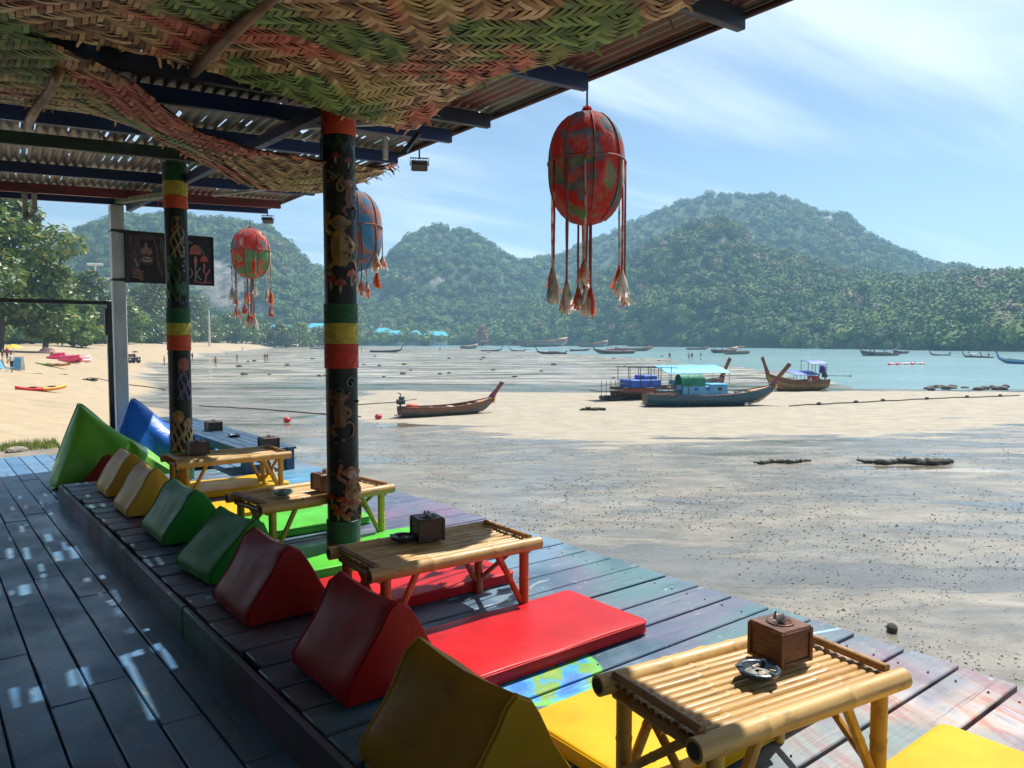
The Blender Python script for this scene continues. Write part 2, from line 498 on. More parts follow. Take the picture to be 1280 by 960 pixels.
def forest_mat(name, dark, mid, light):
    t = NT(name)
    tint = t.attr("tint")
    v = t.coord('World')
    c = t.ramp(tint, [(0.0, dark), (0.5, mid), (0.93, light), (1.0, (0.21, 0.16, 0.09, 1))])
    c = t.mix(t.rng(t.noise(v, 0.6, 4, 0.7), 0.4, 0.75, 0, 0.5), c, dark)
    t.base(c); t.rough(0.75); t.b.inputs["Specular IOR Level"].default_value = 0.25
    return t.m
FOREST = forest_mat("jungle_canopy", (0.034, 0.078, 0.014, 1), (0.085, 0.165, 0.024, 1), (0.18, 0.255, 0.04, 1))
def make_forest(name, pts, radii, label, hf=1.0):
    VV = []; TT = []; TI = []; off = 0
    for p, rad in zip(pts, radii):
        V, T = PROTO[nr.randint(7)]
        a = nr.uniform(0, 6.283); ca, sa = math.cos(a), math.sin(a)
        sx = rad * nr.uniform(.85, 1.15); sz = rad * nr.uniform(.85, 1.4) * hf
        W = np.stack([(V[:, 0] * ca - V[:, 1] * sa) * sx, (V[:, 0] * sa + V[:, 1] * ca) * sx, V[:, 2] * sz], -1) + p
        VV.append(W); TT.append(T + off); off += len(W)
        TI.append(np.full(len(W), min(1, max(0, nr.normal(.45, .30)))))
    me = fast_mesh(name, np.concatenate(VV), np.concatenate(TT), FOREST, False, dict(tint=np.concatenate(TI)))
    return tag(link_mesh(name, me), label, "forest", None, "stuff")

def hill_mat():
    t = NT("limestone_and_scrub")
    v = t.coord('World', (1, 1, 0.35))
    n = t.noise(v, 0.06, 6, 0.68)
    rock = t.mix(t.rng(n, 0.35, 0.65), (0.27, 0.25, 0.22, 1), (0.10, 0.10, 0.095, 1))
    rock = t.mix(t.rng(t.noise(t.coord('World', (1, 1, 0.15)), 0.11, 5, 0.7), 0.55, 0.62), rock, (0.05, 0.07, 0.03, 1))
    green = t.mix(t.rng(t.noise(t.coord('World'), 0.09, 6, 0.7), 0.35, 0.65), (0.03, 0.06, 0.014, 1), (0.06, 0.11, 0.026, 1))
    t.base(t.mix(t.attr("rock"), green, rock)); t.rough(0.9)
    t.bump(t.noise(t.coord('World'), 0.12, 6, 0.7), 1.0, 6.0)
    return t.m
HILLM = hill_mat()
def hill(name, label, ridge, dr, df, crown, n_tree, rocks=(), seed=0, fl=None, prof=0.85, gully=0.16, treeh=0.8):
    """ridge: (px, py) outline; dr / df: distance of the ridge and of the foot (value or px-list)"""
    px = np.array([p[0] for p in ridge], float); py = np.array([p[1] for p in ridge], float)
    def dd(d, q): return np.interp(q, [k[0] for k in d], [k[1] for k in d]) if isinstance(d, (list, tuple)) else np.full_like(q, d)
    nc, nrw = 200, 64
    q = np.linspace(px[0], px[-1], nc)
    qy = np.interp(q, px, py) + (fbm(q * 0.045, q * 0 + seed, seed, 3) - 0.5) * 4.5
    DR = dd(dr, q); DF = dd(df, q)
    top = [at(a, b, c) for a, b, c in zip(q, qy, DR)]
    ux = np.array([p.x for p in top]) / DR; uy = np.array([p.y for p in top]) / DR
    zr = np.array([p.z for p in top]) - crown * treeh
    zf = np.full(nc, 0.6)
    tt = np.concatenate([np.linspace(0, 1, 44), np.linspace(1.05, 1.9, nrw - 44)])
    Q, T = np.meshgrid(np.arange(nc), tt)
    wq = q[Q]
    D = DF[Q] + (DR - DF)[Q] * T
    up = np.clip(T, 0, 1) ** prof
    gl = fbm(wq * 0.022, T * 3.0 + seed, seed + 5, 4) - 0.5
    hgt = (zr - zf)[Q]
    Z = zf[Q] + hgt * (up + gl * gully * 4 * np.clip(T, 0, 1) * np.clip(1 - T, 0, 1) * 2)
    Z = np.where(T > 1, zf[Q] + hgt * np.clip(1 - (T - 1) / 0.9, 0, 1) ** 1.2, Z)
    Z = np.minimum(Z, np.maximum(CZ + (zr[Q] - CZ) * D / DR[Q] * 0.985, Z * 0))
    Z = np.where(T == 0, -2.5, Z)
    X = ux[Q] * D; Y = uy[Q] * D
    rock = np.zeros_like(X)
    if rocks:
        for a in range(X.shape[0]):
            for b in range(X.shape[1]):
                s = proj((X[a, b], Y[a, b], Z[a, b]))
                m = 0
                if s:
                    for (cx, cy, rx, ry) in rocks:
                        e = ((s[0] - cx) / rx) ** 2 + ((s[1] - cy) / ry) ** 2
                        m = max(m, 1.6 - e)
                rock[a, b] = m
        rock = np.clip(rock + (fbm(X * .02, Z * .05, 44, 3) - .5) * 1.8 * (rock > 0), 0, 1)
    V = np.stack([X, Y, Z], -1).reshape(-1, 3)
    i, j = np.meshgrid(np.arange(nrw - 1), np.arange(nc - 1), indexing='ij')
    Fc = np.stack([i * nc + j, i * nc + j + 1, (i + 1) * nc + j + 1, (i + 1) * nc + j], -1).reshape(-1, 4)
    tag(link_mesh(name, fast_mesh(name, V, Fc, HILLM, True, dict(rock=rock.ravel()))), label, None, None, "structure")
    # trees: uniform over the slope that faces the bay
    P = []; Rd = []
    tries = 0
    while len(P) < n_tree and tries < n_tree * 6:
        tries += 1
        c = nr.uniform(0, nc - 1.001); r_ = nr.uniform(0, 44.5) if nr.rand() > 0.1 else nr.uniform(40, 45)
        ci, ri = int(c), int(r_); fc, fr = c - ci, r_ - ri
        def bl(G): return (G[ri, ci] * (1 - fc) + G[ri, ci + 1] * fc) * (1 - fr) + (G[ri + 1, ci] * (1 - fc) + G[ri + 1, ci + 1] * fc) * fr
        if bl(rock) > 0.3 + 0.4 * nr.rand(): continue
        rad = crown * nr.uniform(0.55, 1.2) * (0.75 + 0.5 * vn(c * .13, r_ * .13, 5))
        z = bl(Z)
        P.append((bl(X), bl(Y), max(z, 0.3) + rad * 0.35)); Rd.append(rad)
    make_forest(name + "_forest", np.array(P), Rd, fl)

hill("headland", "green forested headland dropping to the water",
     [(520, 405), (600, 396), (680, 372), (740, 345), (790, 318), (835, 292), (868, 276), (900, 269), (922, 282), (938, 306), (985, 312), (1050, 336), (1110, 346), (1170, 343), (1230, 338), (1290, 342), (1380, 352), (1480, 366)],
     [(520, 760), (900, 640), (1480, 560)], [(520, 640), (760, 520), (1000, 400), (1280, 325), (1480, 300)], 5.6, 3700,
     [(886, 306, 6, 14), (905, 300, 4, 9)], 3, "dense green jungle covering the near headland by the water", 0.8, 0.14)
hill("mountain_ridge", "long blue green mountain behind the headland",
     [(560, 360), (640, 328), (700, 314), (770, 286), (810, 266), (850, 250), (885, 240), (930, 238), (975, 243), (1000, 252), (1022, 262), (1060, 266), (1078, 284), (1110, 302), (1150, 322), (1180, 330), (1203, 330), (1225, 345), (1300, 362)],
     1080, 760, 6.4, 2600, [(983, 288, 4, 8), (1035, 274, 5, 4), (935, 275, 5, 4)], 8, "hazy forest on the long mountain behind the headland", 0.62)
hill("peak", "steep forested limestone peak in the middle of the bay",
     [(395, 372), (440, 345), (480, 325), (506, 298), (530, 282), (548, 279), (580, 285), (605, 298), (628, 314), (645, 322), (690, 345), (740, 372)],
     1000, 740, 6.4, 1200, [(548, 352, 9, 5), (590, 345, 6, 4)], 21, "forest on the steep peak between the two mountains", 0.55)
hill("foothill", "low forested foothill behind the beach resort",
     [(380, 398), (440, 384), (500, 372), (560, 368), (620, 372), (680, 366), (740, 360), (800, 372), (860, 395)],
     790, 640, 6.0, 1000, [(560, 372, 14, 4), (497, 372, 6, 6)], 31, "forest on the low foothill behind the teal roofs", 0.7)
hill("limestone_massif", "blue hazy limestone massif with bare cliffs behind the beach",
     [(-240, 360), (-120, 345), (0, 322), (60, 302), (85, 290), (110, 277), (150, 268), (200, 264), (250, 268), (295, 272), (340, 284), (362, 302), (385, 326), (405, 342), (440, 362), (490, 390)],
     880, 640, 6.2, 2000, [(175, 335, 30, 9), (150, 300, 14, 6), (285, 355, 36, 34), (235, 300, 14, 6), (325, 385, 14, 14), (215, 372, 18, 18)], 41, "forest clinging to the limestone massif behind the beach", 0.55)

# ------------------------------------------------------------------ haze
def build_haze():
    m = bpy.data.materials.new("sea_haze"); m.use_nodes = True
    n = m.node_tree.nodes; n.clear()
    o = n.new("ShaderNodeOutputMaterial"); p = n.new("ShaderNodeVolumePrincipled")
    p.inputs["Color"].default_value = (0.42, 0.72, 1.0, 1); p.inputs["Density"].default_value = 0.00034
    p.inputs["Anisotropy"].default_value = 0.25
    m.node_tree.links.new(p.outputs[0], o.inputs["Volume"])
    b = MB().box((0, 0, 140), (3700, 3700, 290))
    tag(b.build("haze", m), "thin pale sea haze filling the bay", "haze", None, "stuff")
build_haze()

# ================================================================== DECK
def xX(v): return v
def galaxy_mat():
    t = NT("galaxy_painted_boards")
    v = t.coord('World')
    sx = t.node("ShaderNodeSeparateXYZ"); t.link(v, sx.inputs[0])
    X, Y = sx.outputs[0], sx.outputs[1]
    big = t.noise(t.coord('World', (1, 1, 0.2)), 0.9, 5, 0.6, 0.8)
    hue = t.noise(t.coord('World', (1, 1, 0.2), (0, 0, 0), (7, 2, 0)), 0.75, 3, 0.5, 0.6)
    c = t.ramp(hue, [(0.25, lin(38, 60, 84)), (0.42, lin(58, 90, 112)), (0.52, lin(92, 98, 122)), (0.60, lin(76, 116, 122)), (0.75, lin(44, 64, 92))])
    c = t.mix(t.rng(big, 0.45, 0.70, 0, 0.65), c, lin(128, 154, 170))
    c = t.mix(t.rng(t.noise(v, 1.6, 4, 0.6, 1.0), 0.58, 0.72, 0, 0.5), c, lin(108, 86, 112))
    def disc(cx, cy, r, soft):
        dx = t.math('SUBTRACT', X, cx); dy = t.math('SUBTRACT', Y, cy)
        d = t.math('SQRT', t.math('ADD', t.math('MULTIPLY', dx, dx), t.math('MULTIPLY', dy, dy)))
        return d, t.rng(d, r + soft, r - soft)
    # orange and white streaked nebula by the near edge
    d, m = disc(2.75, 1.05, 0.55, 0.42)
    st = t.noise(t.coord('World', (6.0, 0.9, 1), (0, 0, R(25))), 1.2, 5, 0.6, 0.8)
    neb = t.ramp(st, [(0.3, lin(60, 62, 80)), (0.42, lin(196, 186, 184)), (0.52, lin(205, 160, 130)), (0.58, lin(190, 96, 62)), (0.68, lin(200, 195, 200))])
    c = t.mix(t.math('MULTIPLY', m, t.rng(t.noise(v, 2.2, 4), .35, .6, .15, .75)), c, neb)
    # warm nebula further along and by the far tables
    for (cx, cy, r, s, col) in ((2.55, 6.3, .42, .35, lin(214, 170, 90)), (2.2, 4.2, .4, .35, lin(196, 128, 104)), (2.1, 5.8, .35, .3, lin(190, 120, 110)),
                                (3.0, 5.0, .5, .4, lin(120, 96, 128)), (2.9, 6.9, .7, .45, lin(70, 150, 190)), (2.9, 3.9, .4, .35, lin(90, 130, 165)), (1.45, 3.6, .3, .25, lin(120, 60, 40)), (1.3, 6.2, .35, .3, lin(110, 60, 70))):
        d, m = disc(cx, cy, r, s)
        c = t.mix(t.math('MULTIPLY', m, t.rng(t.noise(v, 3.5, 4), 0.3, 0.7, 0.25, 0.95)), c, col)
    # blue and green globe
    gx, gy = GLOBE
    d, m = disc(gx, gy, 0.30, 0.008)
    gl = t.ramp(t.noise(v, 5.5, 5, 0.6, 0.5), [(0.40, lin(40, 120, 205)), (0.5, lin(70, 160, 225)), (0.55, lin(110, 165, 70)), (0.68, lin(150, 175, 90))])
    gl = t.mix(t.rng(d, 0.24, 0.30), gl, lin(110, 200, 90))
    gl = t.mix(t.rng(t.noise(t.coord('World', (1, 5, 1)), 2.5, 4), 0.58, 0.66), gl, lin(190, 220, 235))
    c = t.mix(m, c, gl)
    # ringed circle drawn in white near the second table
    d, m0 = disc(2.72, 3.02, 0.17, 0.01); d, m1 = disc(2.72, 3.02, 0.155, 0.01)
    c = t.mix(t.math('MULTIPLY', t.math('SUBTRACT', m0, m1), t.rng(t.noise(v, 6.0, 3), .45, .6, 0, .6)), c, lin(200, 205, 210))
    # comet tails
    for (a, b, s0, lo, hi) in ((2.72, 1.98, -0.30, 2.62, 3.45), (2.9, 4.45, 0.12, 2.5, 3.4)):
        e = t.math('ABSOLUTE', t.math('SUBTRACT', t.math('SUBTRACT', Y, b), t.math('MULTIPLY', t.math('SUBTRACT', X, a), s0)))
        m = t.math('MULTIPLY', t.rng(e, 0.014, 0.003), t.math('MULTIPLY', t.rng(X, lo, lo + .15), t.rng(X, hi, hi - .15)))
        c = t.mix(t.math('MULTIPLY', m, 0.85), c, lin(165, 205, 225))
    # stars
    for sc_, r0 in ((7.0, 0.075), (15.0, 0.10)):
        vv = t.vor(v, sc_); s = t.math('MULTIPLY', t.rng(vv, r0, r0 * .6), t.rng(t.noise(v, 2.3, 2), 0.45, 0.6))
        c = t.mix(t.math('MULTIPLY', s, 0.7), c, lin(170, 200, 212))
    # foot wear along the boards
    wear = t.noise(t.coord('World', (1.0, 9.0, 1)), 1.6, 6, 0.7)
    c = t.mix(t.rng(wear, 0.52, 0.75, 0, 0.55), c, lin(118, 120, 120))
    c = t.mix(t.rng(t.noise(v, 0.8, 6, 0.7), 0.55, 0.75, 0, 0.5), c, lin(38, 44, 54))
    chip = t.noise(t.coord('World', (5, 16, 6)), 1.5, 6, 0.72)
    c = t.mix(t.rng(chip, 0.60, 0.63, 0, 0.7), c, lin(142, 138, 130))
    c = t.mix(t.rng(t.noise(t.coord('World', (1.2, 44, 4), (0, 0, 0), (2, 7, 0)), 1.0, 5, .7), .58, .66, 0, .6), c, lin(36, 40, 50))
    t.base(c)
    t.rough(t.rng(t.noise(v, 2.5, 4), 0.3, 0.7, 0.34, 0.62))
    t.bump(t.math('ADD', t.noise(t.coord('World', (3, 40, 3)), 1.4, 5, 0.65), t.math('MULTIPLY', t.noise(v, 9, 3), 0.6)), 0.35, 0.006)
    return t.m
_g = gp(662, 838, PZ); GLOBE = (_g.x, _g.y)
GALAXY = galaxy_mat()
def deck_mat():
    t = NT("blue_painted_deck")
    v = t.coord('World'); gr = t.coord('World', (26, 1.4, 4))
    r = t.objrand()
    c = t.mix(r, lin(66, 112, 158), lin(100, 138, 170))
    c = t.mix(t.rng(t.noise(v, 0.7, 5, 0.62, 0.5), 0.36, 0.66), c, lin(80, 116, 142))
    c = t.mix(t.rng(t.noise(t.coord('World', (1, 1, 1), (0, 0, 0), (4, 9, 0)), 0.9, 4, 0.6), 0.57, 0.72, 0, 0.6), c, lin(116, 84, 84))
    c = t.mix(t.rng(t.noise(gr, 1.2, 6, 0.7), 0.5, 0.78, 0, 0.7), c, lin(128, 136, 140))
    c = t.mix(t.rng(t.noise(v, 5.5, 6, 0.75), 0.56, 0.72, 0, 0.6), c, lin(52, 60, 68))
    chip = t.noise(t.coord('World', (14, 5, 6)), 1.6, 6, 0.72)
    c = t.mix(t.rng(chip, 0.615, 0.64, 0, 0.75), c, lin(150, 146, 138))
    c = t.mix(t.rng(t.noise(t.coord('World', (40, 1.2, 4), (0, 0, 0), (2, 7, 0)), 1.0, 5, .7), .6, .66, 0, .6), c, lin(40, 46, 54))
    c = t.mix(t.math('MULTIPLY', t.rng(t.vor(v, 9), 0.075, 0.05), t.rng(t.noise(v, 1.7, 2), .5, .6)), c, lin(186, 196, 200))
    t.base(c)
    t.rough(t.rng(t.noise(v, 3.0, 5), 0.3, 0.7, 0.26, 0.5))
    t.bump(t.math('ADD', t.noise(gr, 1.0, 5, 0.65), t.math('MULTIPLY', t.noise(v, 7, 3), 0.5)), 0.3, 0.006)
    return t.m
DECKM = deck_mat()
DARKW = pm("dark_underframe_wood", (0.05, 0.042, 0.035, 1), (0.03, 0.026, 0.022, 1), 8, 0.8)
PX0, PX1 = 1.06, 3.38
PY1 = 8.15
def plank_mesh(name, w, l, h, mat, along='X'):
    d = (l, w, h) if along == 'X' else (w, l, h)
    return MB().box((0, 0, -h / 2), d, None, 0.005).mesh(name, mat, 40)
# raised platform with boards running out to sea
platform = tag(bpy.data.objects.new("raised_platform", None), "raised seating platform of galaxy painted boards", None, None, "structure")
COL.objects.link(platform); platform.location = (0, 0, 0)
pw = 0.222
me = plank_mesh("plank", pw - 0.017, PX1 - PX0 - 0.02, 0.035, GALAXY, 'X')
y = PY1 - pw / 2
k = 0
while y > -1.9:
    dx = rng.uniform(-.012, .012)
    link_mesh("plank", me, platform, ((PX0 + PX1) / 2 + 0.01 + dx, y + rng.uniform(-.002, .002), PZ + rng.uniform(-.003, .002)), (rng.uniform(-.004, .004), 0, rng.uniform(-.0015, .0015)))
    y -= pw; k += 1
FASC = pm("painted_riser", lin(96, 60, 92), lin(50, 92, 64), 1.3, 0.5, 0.2, 0.006, 'World', (0.6, 1.0, 1.0), dirt=lin(128, 44, 50))
for (y0, y1) in ((4.02, PY1), (-1.9, 4.0)):
    MB().box((PX0 - 0.014, (y0 + y1) / 2, (PZ + LZ) / 2 - .006), (0.028, y1 - y0, PZ - LZ + 0.004), None, 0.004).build("riser", FASC, platform)
MB().box((PX0 + 1.16, PY1 + 0.014, (PZ + LZ) / 2 - .006), (2.32, 0.024, PZ - LZ), None, 0.004).build("riser", FASC, platform)
for x in (1.3, 2.2, 3.2):
    MB().box((x, 3.1, PZ - 0.115), (0.07, 9.9, 0.14)).build("joist", DARKW, platform)
m_ = MB(); y = PY1 - pw / 2
while y > -1.9:
    for x_ in (1.3, 2.2, 3.2):
        for d_ in (-.06, .06): m_.tube([(x_ + rng.uniform(-.012, .012), y + d_ + rng.uniform(-.01, .01), PZ - .01), (x_, y + d_, PZ + .0028)], .0036, 6)
    y -= pw
tag(m_.build("nail_heads", pm("rusty_nail", (.06, .04, .03, 1), (.03, .025, .02, 1), 30, .7), platform), kind="stuff")
# lower deck, boards running along the beach
lower = tag(bpy.data.objects.new("lower_deck", None), "worn blue lower deck of long boards under the roof", None, None, "structure")
COL.objects.link(lower)
def deck_col(x0, x1, y0, y1):
    w = 0.163; x = x0 + w / 2
    while x < x1 - 0.02:
        yy = y0 - rng.uniform(0, 1.6)
        while yy < y1:
            l = rng.choice((1.2, 1.5, 1.9, 2.4)); a, b = max(yy, y0), min(yy + l, y1)
            if b - a > 0.12:
                link_mesh("plank", plank_mesh("plank", w - 0.007, b - a - 0.006, 0.03, DECKM, 'Y'), lower,
                          (x, (a + b) / 2, LZ + rng.uniform(-.0025, .0025)), (0, rng.uniform(-.006, .006), 0))
            yy += l
        x += w
deck_col(-2.05, PX0 - 0.02, -1.9, 11.75)
deck_col(1.05, 3.4, PY1 + 0.05, 11.75)
for x in (-1.9, -.8, .3, 1.3, 2.3, 3.25):
    MB().box((x, 4.9, LZ - 0.11), (0.09, 13.6, 0.14)).build("joist", DARKW, lower)
for x in (1.4, 3.2):
    for yy in (-1.2, 1.4, 4.0, 6.6, 9.2, 11.4):
        gz = float(ground_fn(np.array([x]), np.array([yy]))[0][0])
        MB().tube([(x, yy, gz - 0.4), (x, yy, LZ - 0.18)], 0.09, 10).build("stilt", DARKW, lower)
MB().box((3.385, 10.0, LZ - 0.06), (0.025, 3.6, 0.16)).build("edge_board", pm("blue_edge_paint", lin(40, 92, 140), lin(30, 60, 95), 4, 0.5), lower)

# unseen timber wall added on the land side to deepen the deck's shade
bar = empty("added_shade_wall", (-2.2, 3.0, LZ), 0, "added brown timber wall out of view, shading the land side of the deck", "wall")
TIMB = pm("added_wall_timber", lin(150, 112, 80), lin(116, 82, 58), 3, .7, .3, .01, 'Object', (8, 8, .8))  # brown lightened so the added wall bounces warm fill
for k in range(24):
    MB().box((0, -4.6 + .4 * k, 1.42), (.03, .385, 2.84), rotz(rng.uniform(-.01, .01)), .004).build("board", TIMB, bar)
for z_ in (.5, 2.3): MB().box((-.05, 0, z_), (.06, 9.6, .1)).build("rail", TIMB, bar)
# ------------------------------------------------------------------ roof
def roofZ(x, y): return CZ + 1.61 + 0.044 * (x - 3.3) + 0.023 * (y - 2)
def edgeX(y): return 3.3 + 0.08 * (y - 2)
def edge_pt(px, dx=0.0):
    """point on the roof's sea edge (shifted by dx) seen at column px"""
    u = (px - 640) / F
    a, b = _cr.x - u * _cfh.x, _cr.y - u * _cfh.y
    # a*(3.3+.08(y-2)+dx) + b*y = 0
    y = -a * (3.3 - .16 + dx) / (a * .08 + b)
    return edgeX(y) + dx, y
ROOF_Y1 = 10.35
roof = empty("roof_canopy", (3.3, 4.0, LZ), 0, "corrugated metal roof on blue painted beams over the deck", "roof")
def rloc(p): return (p[0] - 3.3, p[1] - 4.0, p[2] - LZ)
def roof_sheet_mat():
    t = NT("stained_corrugated_metal")
    v = t.coord('World')
    n = t.noise(t.coord('World', (1.0, 0.25, 1)), 1.5, 5, 0.65)
    c = t.ramp(n, [(0.25, lin(92, 70, 64)), (0.42, lin(128, 108, 92)), (0.52, lin(120, 128, 116)), (0.62, lin(128, 74, 70)), (0.78, lin(92, 112, 118))])
    c = t.mix(t.rng(t.noise(t.coord('World', (9, 0.6, 1)), 1.2, 5, 0.7), 0.5, 0.75, 0, 0.7), c, lin(78, 58, 48))
    t.base(c); t.rough(0.45); t.b.inputs["Metallic"].default_value = 0.35
    t.bump(t.noise(v, 30, 3), 0.2, 0.004)
    return t.m
ROOFM = roof_sheet_mat()
SPOTS = []
for px, py in ((160, 798), (183, 792), (150, 815), (96, 822), (84, 836), (104, 850), (128, 870), (166, 842), (70, 690), (32, 690), (90, 688), (10, 690), (50, 712), (120, 905), (12, 860), (44, 872), (135, 940), (24, 660), (58, 668), (62, 640), (30, 735), (140, 760), (176, 870), (80, 900), (205, 820)):
    p_ = gp(px, py, LZ); t_ = 3.1
    for _ in range(4): t_ = (roofZ(p_.x + SUNV.x / SUNV.z * t_, p_.y + SUNV.y / SUNV.z * t_) - LZ)
    SPOTS.append((p_.x + SUNV.x / SUNV.z * t_, p_.y + SUNV.y / SUNV.z * t_))
SLIT_ROWS = (4.55, 5.35, 5.9, 6.85, 7.4, 7.9, 8.6, 9.1)
def corr_sheet(x0f, width, y0, y1, seed):
    """corrugated sheet, ridges along Y, with worn slits; x0f offset from the sea edge"""
    r = random.Random(seed)
    pitch = 0.076; nx = int(width / pitch * 8); ny = max(2, int((y1 - y0) / 0.09))
    V = []; Fq = []
    sag = r.uniform(-.006, .006)
    for j in range(ny + 1):
        y = y0 + (y1 - y0) * j / ny
        for i in range(nx + 1):
            s = width * i / nx
            x = edgeX(y) - x0f - width + s
            z = roofZ(x, y) + 0.012 * math.cos(2 * math.pi * s / pitch) + sag + (0.013 if seed % 2 else 0)
            V.append(rloc((x, y, z)))
    hole = set()
    for row in SLIT_ROWS:
        if not (y0 < row < y1): continue
        j0 = int((row - y0) / (y1 - y0) * ny)
        for q in range(int(width / pitch)):
            if r.random() < 0.62:
                i0 = q * 8 + r.choice((1, 2, 3, 4, 5)); L = r.choice((1, 2, 2, 3, 3)); W = r.choice((1, 1, 2))
                for jj in range(L):
                    for ii in range(W): hole.add((i0 + ii, j0 + jj - 1 + r.choice((0, 0, 1)) * 0))
    for (sx_, sy_) in SPOTS:
        if not (y0 < sy_ < y1): continue
        so = sx_ - (edgeX(sy_) - x0f - width); j0 = int((sy_ - y0) / (y1 - y0) * ny); i0 = int(so / width * nx)
        for jj in range(-2, r.choice((1, 2))):
            for ii in range(4): hole.add((i0 + ii, j0 + jj))
    for j in range(ny):
        for i in range(nx):
            if (i, j) in hole: continue
            a = j * (nx + 1) + i
            Fq.append((a, a + 1, a + nx + 2, a + nx + 1))
    me = fast_mesh("roof_sheet", np.array(V), np.array(Fq), ROOFM, True)
    return link_mesh("roof_sheet", me, roof)
k = 0
for xo in np.arange(0, 7.2, 0.80):
    for (y0, y1) in ((-2.2, 1.3), (1.2, 4.62), (4.5, 7.5), (7.38, ROOF_Y1)):
        corr_sheet(float(xo), 0.84, y0, y1, k); k += 1
    k += 1
BEAMC = {}
def beam_mat(nm, c1, c2): return pm("beam_paint_" + nm, c1, c2, 5, 0.5, 0.15, 0.004, 'World', (0.4, 2, 2), dirt=(0.03, 0.028, 0.03, 1))
BLUE = beam_mat("blue", lin(34, 62, 116), lin(28, 44, 78)); NAVY = beam_mat("navy", lin(36, 46, 66), lin(28, 32, 44))
REDB = beam_mat("red", lin(140, 60, 62), lin(96, 50, 52)); GREENB = beam_mat("green", lin(40, 74, 44), lin(40, 44, 44)); WHITEB = beam_mat("white", lin(196, 198, 190), lin(150, 150, 144))
ends = [(920, NAVY), (731, BLUE), (612, NAVY), (565, BLUE), (396, BLUE), (354, REDB)]
by = []
for px, m in ends:
    x, y = edge_pt(px, -0.10); by.append((y, m))
by += [(by[3][0] + 1.0, BLUE), (by[3][0] + 1.85, GREENB), (1.15, NAVY), (0.0, NAVY), (-1.2, NAVY), (ROOF_Y1 - 0.12, BLUE)]
for y, m in by:
    x1 = edgeX(y) - 0.10; x0 = -3.5; zc = (roofZ(x0, y) + roofZ(x1, y)) / 2 - 0.065
    L = x1 - x0; tilt = -math.atan(0.044)
    MB().box(rloc(((x0 + x1) / 2, y, zc)), (L, 0.05, 0.10), roty(tilt), 0.004).build("beam", m, roof)
# long girders below, carried by the posts
for gx, m in ((2.12, BLUE), (-1.2, NAVY)):
    zz_ = [roofZ(gx, -2.0) - 0.158, roofZ(gx, ROOF_Y1 - .2) - 0.158]
    L = ROOF_Y1 + 1.8
    MB().box(rloc((gx, (ROOF_Y1 - 2.2) / 2, sum(zz_) / 2)), (0.06, L, 0.08), rotx(math.atan(0.023)), 0.004).build("girder", m, roof)
# purlin along the sea edge and a dark gutter pipe
pts = [rloc((edgeX(y) - 0.05, y, roofZ(edgeX(y), y) - 0.028)) for y in (-2.2, 1, 4, 7, ROOF_Y1)]
MB().tube(pts, 0.018, 8).build("edge_pipe", pm("maroon_edge", lin(84, 44, 48), lin(50, 36, 40), 8, 0.5), roof, True)
# struts and hangers
for (px, dx, d, m) in ((484, -.55, .18, WHITEB), (407, -.95, .2, BLUE)):
    x, y = edge_pt(px, dx); MB().box(rloc((x, y, roofZ(x, y) - 0.15)), (0.04, 0.03, d), None, 0.003).build("hanger", m, roof)
def strut(a, b, w, m): 
    a, b = Vector(rloc(a)), Vector(rloc(b)); d = b - a
    M = d.to_track_quat('X', 'Z').to_matrix()
    MB().box((a + b) / 2, (d.length, w, w * .6), M, 0.003).build("strut", m, roof)
strut((2.1, 5.2, roofZ(2.1, 5.2) - .16), (2.75, 4.85, roofZ(2.7, 4.8) - .10), 0.045, WHITEB)
strut((2.55, 8.3, roofZ(2.5, 8.3) - .2), (3.2, 8.05, roofZ(3.2, 8.05) - .10), 0.045, WHITEB)
strut((3.05, 5.0, roofZ(3.05, 5) - .12), (2.75, 4.7, roofZ(2.7, 4.7) - .34), 0.04, NAVY)
RASTA = beam_mat("teal", lin(40, 110, 120), lin(150, 140, 50))
a = onY(148, 252, 10.2); strut((a.x, a.y, a.z), (2.12, 8.0, roofZ(2.1, 8.0) - .25), 0.09, RASTA)
b1 = onY(29, 196, 9.7); b2 = onY(41, 196, 9.7)
for q, zl in ((b1, 278), (b2, 262)):
    e = onY(35 if q is b1 else 41, zl, 9.7)
    MB().box(rloc((q.x, 9.7, (roofZ(q.x, 9.7) - .05 + e.z) / 2)), (0.05, 0.04, roofZ(q.x, 9.7) - .05 - e.z), None, 0.003).build("hanger", WHITEB, roof)
c1 = onY(30, 278, 9.7); c2 = onY(46, 262, 9.7)
strut((c1.x, 9.66, c1.z), (c2.x, 9.66, c2.z), 0.05, WHITEB)
# red bulbs on the end beam
RB = pm("red_glass_bulb", lin(170, 20, 36), lin(120, 10, 24), 10, 0.15, 0)
for px, py in ((167, 243), (197, 238), (168, 250)):
    p = onY(px, py, 10.1)
    MB().ball(rloc((p.x, p.y, p.z)), (.03, .03, .045)).tube([rloc((p.x, p.y, p.z + .04)), rloc((p.x, p.y, roofZ(p.x, p.y) - .12))], .006, 6).build("bulb", RB, roof, True)

